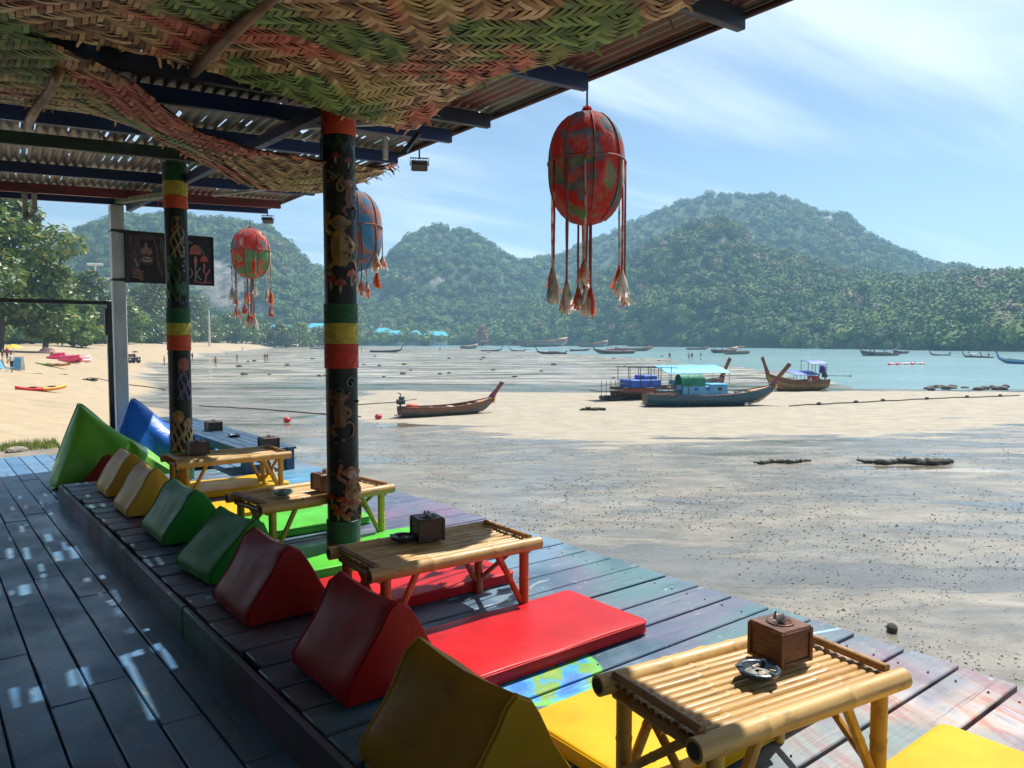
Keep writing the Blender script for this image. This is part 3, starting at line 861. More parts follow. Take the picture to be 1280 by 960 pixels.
# ------------------------------------------------------------------ hanging woven mats
def weave_mat():
    t = NT("painted_bamboo_weave")
    v = t.coord('World')
    tint = t.attr("tint")
    c = t.ramp(tint, [(0.0, lin(96, 68, 42)), (0.35, lin(160, 124, 82)), (0.7, lin(196, 160, 112)), (1.0, lin(226, 200, 154))])
    n1 = t.noise(t.coord('World', (1, 1, 1), (0, 0, 0), (3.3, 1.2, 0)), 1.7, 3, 0.5, 0.4)
    n2 = t.noise(t.coord('World', (1, 1, 1), (0, 0, 0), (9.3, 5.2, 0)), 1.5, 3, 0.5, 0.4)
    n3 = t.noise(t.coord('World', (1, 1, 1), (0, 0, 0), (1.3, 8.2, 0)), 1.6, 3, 0.5, 0.4)
    c = t.mix(t.rng(n1, 0.49, 0.56, 0, 0.72), c, t.mix(tint, lin(160, 40, 34), lin(226, 104, 88)))
    c = t.mix(t.rng(n2, 0.53, 0.59, 0, 0.78), c, t.mix(tint, lin(24, 92, 36), lin(90, 160, 66)))
    c = t.mix(t.rng(n3, 0.56, 0.64, 0, 0.65), c, t.mix(tint, lin(150, 140, 58), lin(196, 186, 110)))
    c = t.mix(t.rng(t.noise(v, 60, 3), 0.4, 0.8, 0, 0.4), c, lin(70, 50, 34))
    t.base(c); t.rough(0.6)
    t.bump(t.noise(v, 120, 2), 0.3, 0.002)
    return t.m
WEAVE = weave_mat()
BACK = pm("mat_light_block_sheet", lin(86, 64, 44), lin(60, 44, 30), 20, 0.8)  # brown of the sheet added to stop light through the weave
BAMB_D = pm("old_bamboo_pole", lin(150, 112, 70), lin(110, 78, 48), 5, 0.5, 0.2, 0.004, 'Object', (1, 1, 1), dirt=lin(80, 70, 40))
def woven_mat(name, label, S, nu, nv, w, base, seed, keep, flip_every=15):
    """twill of split bamboo: every float of a strip is its own bowed ribbon; S(u, v) -> point"""
    r = random.Random(seed)
    root = empty(name, base, 0, label, "woven mat")
    B = Vector(base)
    def over(i, j):
        jj = j if (i // flip_every) % 2 == 0 else -j
        return ((i + jj) // 4) % 2 == 0
    fl = []
    for i in range(nu):                      # strips running along v
        j = 0
        while j < nv:
            if over(i, j):
                j0 = j
                while j < nv and over(i, j) and j - j0 < 6: j += 1
                fl.append((0, i, j0, j))
            else: j += 1
    for j in range(nv):                      # strips running along u
        i = 0
        while i < nu:
            if not over(i, j):
                i0 = i
                while i < nu and not over(i, j) and i - i0 < 6: i += 1
                fl.append((1, j, i0, i))
            else: i += 1
    out = []
    for (ax, k_, a, b) in fl:
        tnt = r.random(); jit = r.uniform(-.12, .12); ww = r.uniform(.40, .49)
        if r.random() < 0.04: a += 0.4
        vs = []
        n = 4
        ext = r.uniform(.1, .45)
        tl = r.uniform(-.004, .004)
        for q in range(n + 1):
            tpos = a - ext + (b - a + 2 * ext) * q / n
            bow = 0.0035 + 0.009 * math.sin(math.pi * q / n)
            for sgn in (-1, 1):
                cc = k_ + 0.5 + jit * (q / n - .5) + sgn * ww
                u, v_ = (cc, tpos) if ax == 0 else (tpos, cc)
                p = S(u / nu, v_ / nv)
                vs.append((p[0] - B.x, p[1] - B.y, p[2] - B.z - bow - tl * sgn * .5))
        fs = [(2 * q, 2 * q + 1, 2 * q + 3, 2 * q + 2) for q in range(n)]
        out.append((vs, fs, tnt))
    # frayed ends hanging from the borders
    for k in range(130):
        side = r.choice((0, 1, 2, 3)); q = r.random()
        u0, v0 = ((q, 0.0), (q, 1.0), (0.0, q), (1.0, q))[side]
        du, dv = ((0, -1), (0, 1), (-1, 0), (1, 0))[side]
        p0 = Vector(S(u0, v0)); L = r.uniform(.01, .055); wv = .008
        dr = Vector((du + r.uniform(-.5, .5), dv + r.uniform(-.5, .5), r.uniform(-.7, .1))).normalized(); sd = Vector((-dr.y, dr.x, 0)).normalized() * wv
        a_, b_, c_ = p0 - dr * .04, p0 + dr * L * .5, p0 + dr * L + Vector((0, 0, -L * .3))
        vs = [tuple(x_ - B - Vector((0, 0, .008))) for x_ in (a_ - sd, a_ + sd, b_ - sd, b_ + sd, c_ - sd * .6, c_ + sd * .6)]
        out.append((vs, [(0, 1, 3, 2), (2, 3, 5, 4)], r.random()))
    # the ribbons that show largest become single strips
    def score(o):
        vs = o[0]; s = [proj((vs[i][0] + B.x, vs[i][1] + B.y, vs[i][2] + B.z)) for i in (0, 1, -2, -1)]
        if any(x is None for x in s): return 0
        cx = sum(x[0] for x in s) / 4; cy = sum(x[1] for x in s) / 4
        if not (0 < cx < 1280 and 0 < cy < 960): return 0
        return abs((s[0][0] - s[3][0]) * (s[1][1] - s[2][1]) - (s[1][0] - s[2][0]) * (s[0][1] - s[3][1])) / 2
    out.sort(key=score, reverse=True)
    for vs, fs, tnt in out[:keep]:
        link_mesh("strip", fast_mesh("strip", np.array(vs), np.array(fs), WEAVE, True, dict(tint=[tnt] * len(vs))), root)
    VV = []; FF = []; TT = []
    for vs, fs, tnt in out[keep:]:
        o = len(VV); VV += vs; FF += [tuple(i + o for i in f) for f in fs]; TT += [tnt] * len(vs)
    tag(link_mesh("weave", fast_mesh("weave", np.array(VV), np.array(FF), WEAVE, True, dict(tint=TT)), root), None, None, None, "stuff")
    # plain sheet added just above the weave to block light
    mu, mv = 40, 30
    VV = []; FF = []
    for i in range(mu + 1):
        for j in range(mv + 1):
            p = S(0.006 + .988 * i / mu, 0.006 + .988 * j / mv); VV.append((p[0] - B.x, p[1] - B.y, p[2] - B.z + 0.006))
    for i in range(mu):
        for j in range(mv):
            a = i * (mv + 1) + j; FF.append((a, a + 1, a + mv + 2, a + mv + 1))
    link_mesh("light_block", fast_mesh("light_block", np.array(VV), np.array(FF), BACK, True), root)
    return root
def S1(u, v):
    x = -1.3 + 3.74 * u + 0.05 * math.sin(v * 7); y = 0.7 + 3.42 * v + 0.10 * math.sin(u * 5 + 1) * v
    z = CZ + 1.365 + 0.028 * math.sin(u * 9 + v * 3) + 0.020 * math.sin(v * 13 + u * 4) - 0.05 * math.sin(math.pi * v)
    z -= 0.06 * max(0, v - .86) / .14 * (0.6 + .4 * math.sin(u * 8)) 
    z += 0.02 * max(0, u - .9) / .1
    return (x, y, z)
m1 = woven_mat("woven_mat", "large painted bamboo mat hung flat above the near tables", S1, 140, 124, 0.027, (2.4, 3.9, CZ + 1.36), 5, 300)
_zx = [-1.2, 0.3, 0.9, 1.25, 1.6, 1.95, 2.3, 2.62]; _zn = [1.36, 1.36, 1.31, 1.16, 1.07, 1.055, 1.09, 1.20]; _zf = [1.5, 1.5, 1.48, 1.42, 1.30, 1.15, 1.13, 1.21]
def S2(u, v):
    x = -1.2 + 3.72 * u; y = 4.40 + 1.3 * v + 0.06 * math.sin(u * 6) - .36 * (1 - v) * max(0, min(1, (1.25 - x) / .8))
    z = np.interp(x, _zx, _zn) * (1 - v) + np.interp(x, _zx, _zf) * v
    return (x, y, CZ + float(z) + 0.02 * math.sin(u * 17 + v * 4) - 0.06 * math.sin(math.pi * v))
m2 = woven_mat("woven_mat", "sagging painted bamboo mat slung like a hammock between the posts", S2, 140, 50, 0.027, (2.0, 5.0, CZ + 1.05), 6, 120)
for (x, y0, y1, z, mo) in ((1.16, 1.2, 4.05, 1.37, m1), (2.32, 1.0, 3.4, 1.40, m1), (0.62, 4.35, 5.6, 1.36, m2)):
    b = mo.location
    pts = [(x - b[0] + .01 * math.sin(i), y0 + (y1 - y0) * i / 6 - b[1], CZ + z - .035 - b[2]) for i in range(7)]
    MB().tube(pts, [.024 + .004 * (i % 2) for i in range(7)], 10).build("batten", BAMB_D, mo, True)

# ================================================================== POSTS
def paint_lin(*c): return lin(*c)
def rope_mat(n, r, g, b): return pm("rope_" + n, lin(r, g, b), lin(r * .8, g * .8, b * .8), 30, 0.7, 0.3, 0.003)
ROPE = dict(red=rope_mat("red", 196, 58, 34), orange=rope_mat("orange", 214, 84, 40), yellow=rope_mat("yellow", 190, 176, 62), green=rope_mat("green", 30, 96, 56), teal=rope_mat("teal", 52, 84, 74), rust=rope_mat("rust", 190, 96, 50))
POSTM = pm("black_gloss_post_paint", (0.012, 0.014, 0.013, 1), (0.02, 0.03, 0.025, 1), 5, 0.42, 0.1, 0.004, rvar=0.08)
POSTM.node_tree.nodes['Principled BSDF'].inputs['Specular IOR Level'].default_value = .18
MOTIF = {}
def motif(r, g, b, f=.46):
    k = (r, g, b, f)
    if k not in MOTIF: MOTIF[k] = pm("motif_paint_%d" % len(MOTIF), tuple(k_ * f for k_ in lin(r, g, b)[:3]) + (1,), tuple(k * f * .5 for k in lin(r, g, b)[:3]) + (1,), 45, 0.35, 0.25, 0.002)
    return MOTIF[k]
def lobes(t): return 1.0 - 0.035 * math.exp(-(math.sin(1.5 * t + 0.9) / .12) ** 2)
def ell(cx, cy, rx, ry, n=12, rot=0.0):
    c, s = math.cos(rot), math.sin(rot)
    return [(cx + rx * math.cos(2 * math.pi * i / n) * c - ry * math.sin(2 * math.pi * i / n) * s, cy + rx * math.cos(2 * math.pi * i / n) * s + ry * math.sin(2 * math.pi * i / n) * c) for i in range(n)]
def band(pts, w):
    """thick stroke along a polyline -> list of small quads"""
    out = []
    for (a, b) in zip(pts[:-1], pts[1:]):
        d = Vector((b[0] - a[0], b[1] - a[1])); n = Vector((-d.y, d.x)).normalized() * w / 2
        out.append([(a[0] - n.x, a[1] - n.y), (b[0] - n.x, b[1] - n.y), (b[0] + n.x, b[1] + n.y), (a[0] + n.x, a[1] + n.y)])
    return out
def monkey(y, x=0.0, s=1.0, fur=(168, 124, 62), face=(206, 168, 138)):
    sh = []
    tail = [(x + s * (.05 + .035 * math.cos(t)), y + s * (-.16 + .05 * math.sin(t))) for t in [i * .5 - 1.2 for i in range(9)]]
    sh += [(fur, q) for q in band(tail, .014 * s)]
    sh += [(fur, ell(x, y - .06 * s, .04 * s, .085 * s)), (fur, ell(x, y + .05 * s, .036 * s, .036 * s))]
    sh += [(fur, ell(x - .04 * s, y + .055 * s, .012 * s, .014 * s, 8)), (fur, ell(x + .04 * s, y + .055 * s, .012 * s, .014 * s, 8))]
    sh += [(fur, q) for q in band([(x - .03 * s, y), (x - .07 * s, y + .03 * s), (x - .055 * s, y + .1 * s)], .02 * s)]
    sh += [(fur, q) for q in band([(x + .03 * s, y - .01 * s), (x + .07 * s, y - .05 * s), (x + .04 * s, y - .08 * s)], .02 * s)]
    sh += [(fur, q) for q in band([(x - .02 * s, y - .12 * s), (x - .06 * s, y - .15 * s), (x - .03 * s, y - .2 * s)], .022 * s)]
    sh += [(face, ell(x, y + .043 * s, .023 * s, .025 * s))]
    sh += [((30, 22, 18), ell(x - .009 * s, y + .05 * s, .004 * s, .005 * s, 6)), ((30, 22, 18), ell(x + .009 * s, y + .05 * s, .004 * s, .005 * s, 6)), ((90, 50, 44), ell(x, y + .03 * s, .009 * s, .003 * s, 6))]
    return sh
def mushroom(y, x=0.0, s=1.0, cap=(196, 74, 52), stem=(206, 186, 150)):
    return [(stem, ell(x, y, .01 * s, .03 * s, 8)), (cap, [(x - .035 * s, y + .02 * s), (x + .035 * s, y + .02 * s), (x + .028 * s, y + .045 * s), (x, y + .06 * s), (x - .028 * s, y + .045 * s)])]
def jelly(y, x=0.0, s=1.0, cap=(40, 110, 60), leg=(196, 170, 90)):
    sh = [(cap, ell(x, y, .04 * s, .045 * s)), ((200, 120, 50), ell(x, y - .035 * s, .042 * s, .012 * s, 8))]
    for k in range(4):
        p = [(x + s * (-.036 + .024 * k + .011 * math.sin(t * 1.5 + k * 2)), y - s * (.045 + .028 * t)) for t in range(8)]
        sh += [(leg, q) for q in band(p, .011 * s)]
    return sh
def swirl(y, x, s, c=(178, 160, 90)):
    return [(c, q) for q in band([(x + s * .03 * (1 - t / 14) * math.cos(t * .7), y + s * .04 * (1 - t / 14) * math.sin(t * .7)) for t in range(12)], .009 * s)]
def leafm(y, x, s, a, c=(34, 100, 52)):
    return [(c, ell(x, y, .012 * s, .045 * s, 8, a))]
def put_motifs(parent, shapes, rad, theta0):
    by = {}
    for c, poly in shapes: by.setdefault(c, []).append(poly)
    for n, (c, polys) in enumerate(by.items()):
        m = MB()
        for q, poly in enumerate(polys):
            off = rad * 1.0 + 0.0008 * (1 + n) + 0.00008 * q
            ctr = (sum(p[0] for p in poly) / len(poly), sum(p[1] for p in poly) / len(poly))
            pts = [ctr] + list(poly)
            vs = []
            for h in (0.0, 1.0):
                for (s, z) in pts:
                    t = theta0 + s / rad; r = (off if h else rad * .93)
                    vs.append((r * math.cos(t), r * math.sin(t), z))
            k = len(poly); fs = [(k + 1, k + 2 + i, k + 2 + (i + 1) % k) for i in range(k)]
            fs += [(1 + i, 1 + (i + 1) % k, k + 2 + (i + 1) % k, k + 2 + i) for i in range(k)]
            m.add(vs, fs)
        tag(m.build("motif", motif(*c), parent), kind="stuff")
def wrap(parent, z0, z1, rad, m):
    n = max(3, int((z1 - z0) / 0.0115)); prof = []
    for i in range(n):
        a = z0 + (z1 - z0) * i / n; h = (z1 - z0) / n
        prof += [(rad - .004, a), (rad + .0015, a + h * .25), (rad + .0025, a + h * .5), (rad + .0015, a + h * .75)]
    prof.append((rad - .004, z1))
    MB().lathe(prof, 28).build("rope_wrap", m, parent, True)
def face_angle(x, y): return math.atan2(-y, -x)
def painted_post(base, top, rad, bands, motifs, label):
    p = empty("painted_post", base, 0, label, "post", "painted posts")
    H = top - base[2]
    MB().lathe([(rad * 1.0, 0), (rad * 1.0, H)], 40, fr=lobes).build("shaft", POSTM, p, 30)
    for z0, z1, col in bands: wrap(p, z0, z1, rad + .006, ROPE[col])
    put_motifs(p, motifs, rad, face_angle(base[0], base[1]) + 0.1)
    return p
PA = gp(430, 692, PZ); PA = (PA.x, PA.y, PZ)
def hz(px, py, x, y):    # height above PZ of a pixel at known ground position
    d = ray(px, py); t = math.hypot(x, y) / math.hypot(d.x, d.y); return CZ + d.z * t - PZ
f = lambda py: hz(432, py, PA[0], PA[1])
sh = []
for i in range(9): sh += leafm(f(180) - .02 * (i % 3), -.08 + .022 * i, .8, .5 * math.sin(i * 2))
sh += mushroom(f(205), -.03, .8, (170, 60, 60)) + mushroom(f(210), .05, .8, (170, 60, 60))
sh += leafm(f(222), -.05, 1.0, 1.0, (120, 150, 60)) + leafm(f(226), -.03, .8, -.8, (120, 150, 60))
sh += swirl(f(238), 0.0, 1.2) + monkey(f(240), .055, .8, (150, 100, 54)) + swirl(f(320), .05, 1.0)
sh += monkey(f(296), -.01, 1.35, (186, 150, 60), (150, 120, 90)) + mushroom(f(362), -.01, 1.0, (214, 92, 60)) + mushroom(f(352), .065, 1.2, (222, 110, 84)) + mushroom(f(358), -.07, 1.0, (190, 60, 48))
sh += monkey(f(505), -.02, .95, (150, 110, 56)) + swirl(f(478), .04, 1.1, (96, 120, 96)) + swirl(f(490), -.03, 1.0, (70, 100, 76)) + monkey(f(600), .045, 1.15, (176, 124, 66), (226, 196, 176))
for i in range(8): sh += mushroom(f(640) + .05 * rng.random() - .04 * (i % 3) + .04, -.085 + .022 * i, .85, rng.choice(((196, 52, 40), (210, 96, 50), (150, 60, 70))))
for i in range(26): sh += [(rng.choice(((120, 90, 50), (150, 60, 40), (60, 96, 60), (170, 140, 90))), ell(rng.uniform(-.09, .09), rng.choice((f(rng.uniform(200, 370)), f(rng.uniform(470, 640)))), rng.uniform(.004, .012), rng.uniform(.005, .016), 7, rng.uniform(0, 3)))]
painted_post(PA, roofZ(PA[0], PA[1]) - .16, 0.098, [(f(172), f(137), "orange"), (f(137), f(118), "yellow"), (f(404), f(380), "green"), (f(430), f(404), "yellow"), (f(460), f(430), "red"), (f(675), f(648), "teal"), (0.0, f(675), "rust")], sh,
             "dark post painted with monkeys and mushrooms, beside the red legged bamboo table")
PB = onY(225, 480, 7.75); PB = (PB.x, PB.y, PZ)
g = lambda py: hz(225, py, PB[0], PB[1])
sh = jelly(g(280), .0, 1.35, (190, 150, 60), (214, 190, 120)) + jelly(g(330), -.055, 1.5, (36, 104, 50), (50, 130, 66)) + jelly(g(455), .03, 1.4, (206, 90, 60), (130, 104, 150)) + jelly(g(520), -.035, 1.4, (214, 170, 90), (206, 180, 120)) + jelly(g(528), .06, 1.1, (206, 150, 60), (214, 190, 110))
for i in range(8): sh += [((206, 210, 206), ell(.045 + .004 * (i % 3), g(298) - .075 * i * .6, .0085, .0085, 8))]
for i in range(16): sh += leafm(g(365) + .06 * rng.random(), rng.uniform(-.08, .08), 1.1, rng.uniform(-.7, .7), rng.choice(((34, 110, 56), (60, 140, 80))))
for i in range(10): sh += [(rng.choice(((60, 90, 170), (150, 60, 60))), ell(rng.uniform(-.08, .08), g(378) + rng.uniform(-.01, .02), .01, .014, 7))]
painted_post(PB, roofZ(PB[0], PB[1]) - .16, 0.102, [(g(228), g(205), "green"), (g(246), g(228), "yellow"), (g(262), g(246), "orange"), (g(404), g(385), "green"), (g(419), g(404), "yellow"), (g(438), g(419), "orange"), (0.0, g(562), "green")], sh,
             "dark post painted with jellyfish, behind the far bamboo table")
# white square post and the black metal frame at the end of the deck
WPY = 10.25
wt = onY(145, 258, WPY)
wp = empty("white_post", (wt.x, WPY, LZ), 0, "white square wooden post at the end of the roof", "post")
WHITEP = pm("chipped_white_paint", lin(214, 214, 206), lin(184, 184, 176), 6, 0.5, 0.15, 0.004, 'Object', (1, 1, .3), dirt=lin(140, 132, 118))
MB().box((0, 0, (roofZ(wt.x, WPY) - .118 - LZ) / 2), (0.145, 0.145, roofZ(wt.x, WPY) - .118 - LZ), None, 0.008).build("shaft", WHITEP, wp)
BLACK = pm("black_metal_paint", (0.016, 0.017, 0.018, 1), (0.03, 0.03, 0.03, 1), 10, 0.4, 0.1, 0.003)
for py in (289, 405 - 57 + 2):
    zc = onY(145, py, WPY).z - LZ
    MB().box((0, 0, zc), (0.16, 0.16, 0.03), None, 0.004).build("strap", BLACK, wp)
fr = empty("metal_frame", (0, 0, 0), 0, "black metal goal shaped frame beside the white post", "frame")
fy = 10.1
a = onY(136, 381, fy); b = onY(-60, 373, fy)
fr.location = (a.x, fy, LZ)
MB().box((0, 0, (a.z - LZ) / 2), (0.055, 0.055, a.z - LZ), None, .004).build("upright", BLACK, fr)
MB().box(((b.x - a.x) / 2, 0, a.z - LZ + .02), (abs(b.x - a.x) + .055, .05, .045), None, .004).build("crossbar", BLACK, fr)
MB().box((-.035, 0, (onY(136, 420, fy).z + onY(136, 385, fy).z) / 2 - LZ), (.03, .045, .32), None, .004).build("bracket", BLACK, fr)
MB().box((b.x - a.x, 0, (a.z - LZ) / 2), (0.055, 0.055, a.z - LZ), None, .004).build("upright", BLACK, fr)

# painted banner
by_ = 10.16
tl = onY(155, 288, by_); br = onY(268, 357, by_)
bn = empty("painted_banner", (tl.x, by_, br.z), 0, "dark painted banner with a grinning long haired face and mushrooms, strapped to the white post", "banner")
BW, BH = br.x - tl.x, tl.z - br.z
MB().box((BW / 2, 0.01, BH / 2), (BW, 0.012, BH), None, .003).build("cloth", pm("banner_dark_cloth", lin(44, 40, 40), lin(28, 30, 32), 14, .7), bn)
for (c, d) in (((.03, .0, BH / 2), (.05, .03, BH + .02)), ((BW - .008, 0, BH / 2), (.014, .02, BH)), ((BW / 2, 0, BH), (BW, .018, .012)), ((BW / 2, 0, 0), (BW, .018, .012))):
    MB().box(c, d, None, .002).build("edge", BLACK, bn)
for zc in (BH - .02, 0.03): MB().tube([(-.06, 0, zc), (.02, 0, zc)], .012, 6).build("tie", BLACK, bn)
def print_on(parent, shapes, w, h):
    byc = {}
    for c, poly in shapes: byc.setdefault(c, []).append(poly)
    for n, (c, polys) in enumerate(byc.items()):
        m = MB()
        for q, poly in enumerate(polys):
            y = 0.004 - 0.0012 * (n + 1) - .00006 * q
            k = len(poly); m.add([(x * w, y, z * h) for x, z in poly], [tuple(range(k))])
        tag(m.build("painted_figure", motif(*c, .85), parent), kind="stuff")
sh = []
br1, br2, br3 = (128, 96, 84), (92, 66, 58), (170, 128, 112)
for i in range(26):
    x0 = rng.choice((rng.uniform(.06, .17), rng.uniform(.30, .44))); pts = [(x0 + .012 * math.sin(k * 1.3 + i) + (.01 * k if x0 > .25 else -.003 * k), .93 - k * .11) for k in range(8)]
    sh += [(br2 if i % 2 else br1, q) for q in band(pts, .014)]
sh += [(br2, ell(.22, .9, .13, .06)), ((70, 52, 48), ell(.23, .58, .085, .22)), ((24, 20, 20), ell(.195, .74, .03, .03)), ((24, 20, 20), ell(.265, .74, .03, .03))]
sh += [(br3, ell(.20, .62, .032, .07)), (br3, ell(.262, .62, .032, .07)), ((180, 140, 120), ell(.23, .7, .018, .1))]
sh += [((206, 190, 176), ell(.235, .46, .06, .055))]
sh += [((40, 30, 28), q) for q in band([(.175, .465), (.295, .465)], .012)]
for k in range(6): sh += [((40, 30, 28), q) for q in band([(.19 + .017 * k, .42), (.19 + .017 * k, .5)], .004)]
sh += [((120, 84, 74), q) for q in band([(.16, .5), (.19, .39), (.24, .35), (.29, .4), (.31, .5)], .02)]
sh += [((190, 180, 170), q) for q in band([(.1, .48), (.135, .3)], .014)]
for k in range(4): sh += [((160, 112, 96), q) for q in band([(.07, .26 - .05 * k), (.13, .25 - .05 * k), (.19, .2 - .05 * k)], .03)]
for (x, z, s) in ((.78, .62, 1.5), (.88, .48, 1.0), (.52, .55, 1.0), (.5, .3, 1.2)):
    sh += [((206, 120, 110), ell(x, z - .1 * s, .014 * s, .08 * s, 8)), ((206, 92, 76), [(x - .05 * s, z), (x + .05 * s, z), (x + .035 * s, z + .1 * s), (x, z + .14 * s), (x - .035 * s, z + .1 * s)])]
sh += [((70, 96, 70), ell(.4, .75, .03, .12)), ((96, 110, 60), ell(.85, .72, .02, .1, 8, .4)), ((120, 120, 60), ell(.7, .86, .05, .03))]
# lettering:  O K Y
sh += [((196, 100, 70), q) for q in band([(.705 + .035 * math.cos(t), .24 + .09 * math.sin(t)) for t in [i * .6 for i in range(12)]], .02)]
sh += [((150, 150, 130), q) for q in band([(.775, .08), (.775, .4)], .018) + band([(.835, .36), (.78, .22), (.84, .1)], .018)]
sh += [((206, 110, 120), q) for q in band([(.86, .32), (.9, .2), (.945, .33)], .02) + band([(.9, .2), (.885, .06)], .02)]
sh += [((196, 90, 90), q) for q in band([(.75, .07), (.83, .04), (.96, .06)], .022)]
print_on(bn, sh, BW, BH)

# floodlights
def floodlight(px, py, dx, drop, label):
    x, y = edge_pt(px, dx); z = roofZ(x, y) - .05
    e = empty("floodlight", (x, y, z), R(-30), label, "floodlight", "floodlights"); e.scale = (.72, .72, .72)
    MB().tube([(0, 0, 0), (0, 0, -drop + .06)], .01, 8).build("stem", BLACK, e)
    MB().tube([(-.11, 0, -drop - .02), (-.11, 0, -drop + .07), (.11, 0, -drop + .07), (.11, 0, -drop - .02)], .008, 6).build("bracket", BLACK, e)
    MB().box((0, .0, -drop - .02), (.2, .15, .05), rotx(R(-28)), .008).build("housing", BLACK, e)
    m = MB()
    for k in range(6): m.box((-.075 + .03 * k, .03, -drop + .02), (.006, .12, .03), rotx(R(-28)))
    m.build("cooling_fins", BLACK, e)
    MB().box((0, -.012, -drop - .048), (.17, .12, .006), rotx(R(-28))).build("lens", pm("floodlight_glass", (.05, .055, .06, 1), (.03, .03, .03, 1), 5, .1, 0), e)
floodlight(526, 203, -.06, .17, "black floodlight under the roof edge near the monkey post")
floodlight(338, 270, -.04, .16, "black floodlight above the small red and green lantern")

# ================================================================== LANTERNS
def tiedye(name, cols, seed):
    t = NT(name); v = t.coord('Object', (1, 1, .8), (0, 0, 0), (seed * 3.7, seed, 0))
    n = t.noise(v, 3.4, 4, .55, .3)
    c = t.ramp(n, [(0.38, cols[0]), (0.44, cols[1]), (0.50, cols[1]), (0.54, cols[2]), (0.58, cols[3]), (0.64, cols[1])])
    gr = t.noise(t.coord('Object', (60, 60, 60)), 1, 2)
    c = t.mix(t.rng(gr, .35, .7, 0, .2), c, (0.1, .05, .04, 1))
    c = t.mix(t.rng(t.noise(v, 7, 4, .7), .45, .75, 0, .45), c, lin(222, 190, 176))
    t.base(c); t.rough(.8)
    t.b.inputs["Transmission Weight"].default_value = 0
    t.b.inputs["Sheen Weight"].default_value = .2
    wv = t.math('ADD', t.math('MULTIPLY', t.noise(t.coord('Object', (90, 90, 90)), 1, 2), .12), t.noise(t.coord('Object', (16, 16, 3)), 1, 4, .6, 1.2))
    t.bump(wv, .7, .02)
    # thin cloth lets some sun through
    tr = t.node("ShaderNodeBsdfTranslucent"); t.link(c, tr.inputs["Color"])
    mx = t.node("ShaderNodeMixShader"); mx.inputs[0].default_value = .5
    out = [n_ for n_ in t.n if n_.type == 'OUTPUT_MATERIAL'][0]
    t.link(t.b.outputs[0], mx.inputs[1]); t.link(tr.outputs[0], mx.inputs[2]); t.link(mx.outputs[0], out.inputs["Surface"])
    return t.m
REDL, TEALL, GREENL, ORL, WHL, GREYL = lin(214, 58, 48), lin(96, 162, 176), lin(96, 172, 116), lin(236, 120, 66), lin(236, 226, 212), lin(96, 124, 140)
CORD = pm("lantern_cord", lin(176, 96, 84), lin(120, 90, 84), 40, .8, .3, .003)
TASS = [tiedye("tassel_cloth_%d" % i, c, i + 5) for i, c in enumerate(((WHL, lin(206, 96, 66), REDL, WHL), (WHL, WHL, TEALL, WHL), (GREENL, WHL, REDL, WHL), (WHL, ORL, WHL, lin(214, 206, 160))))]
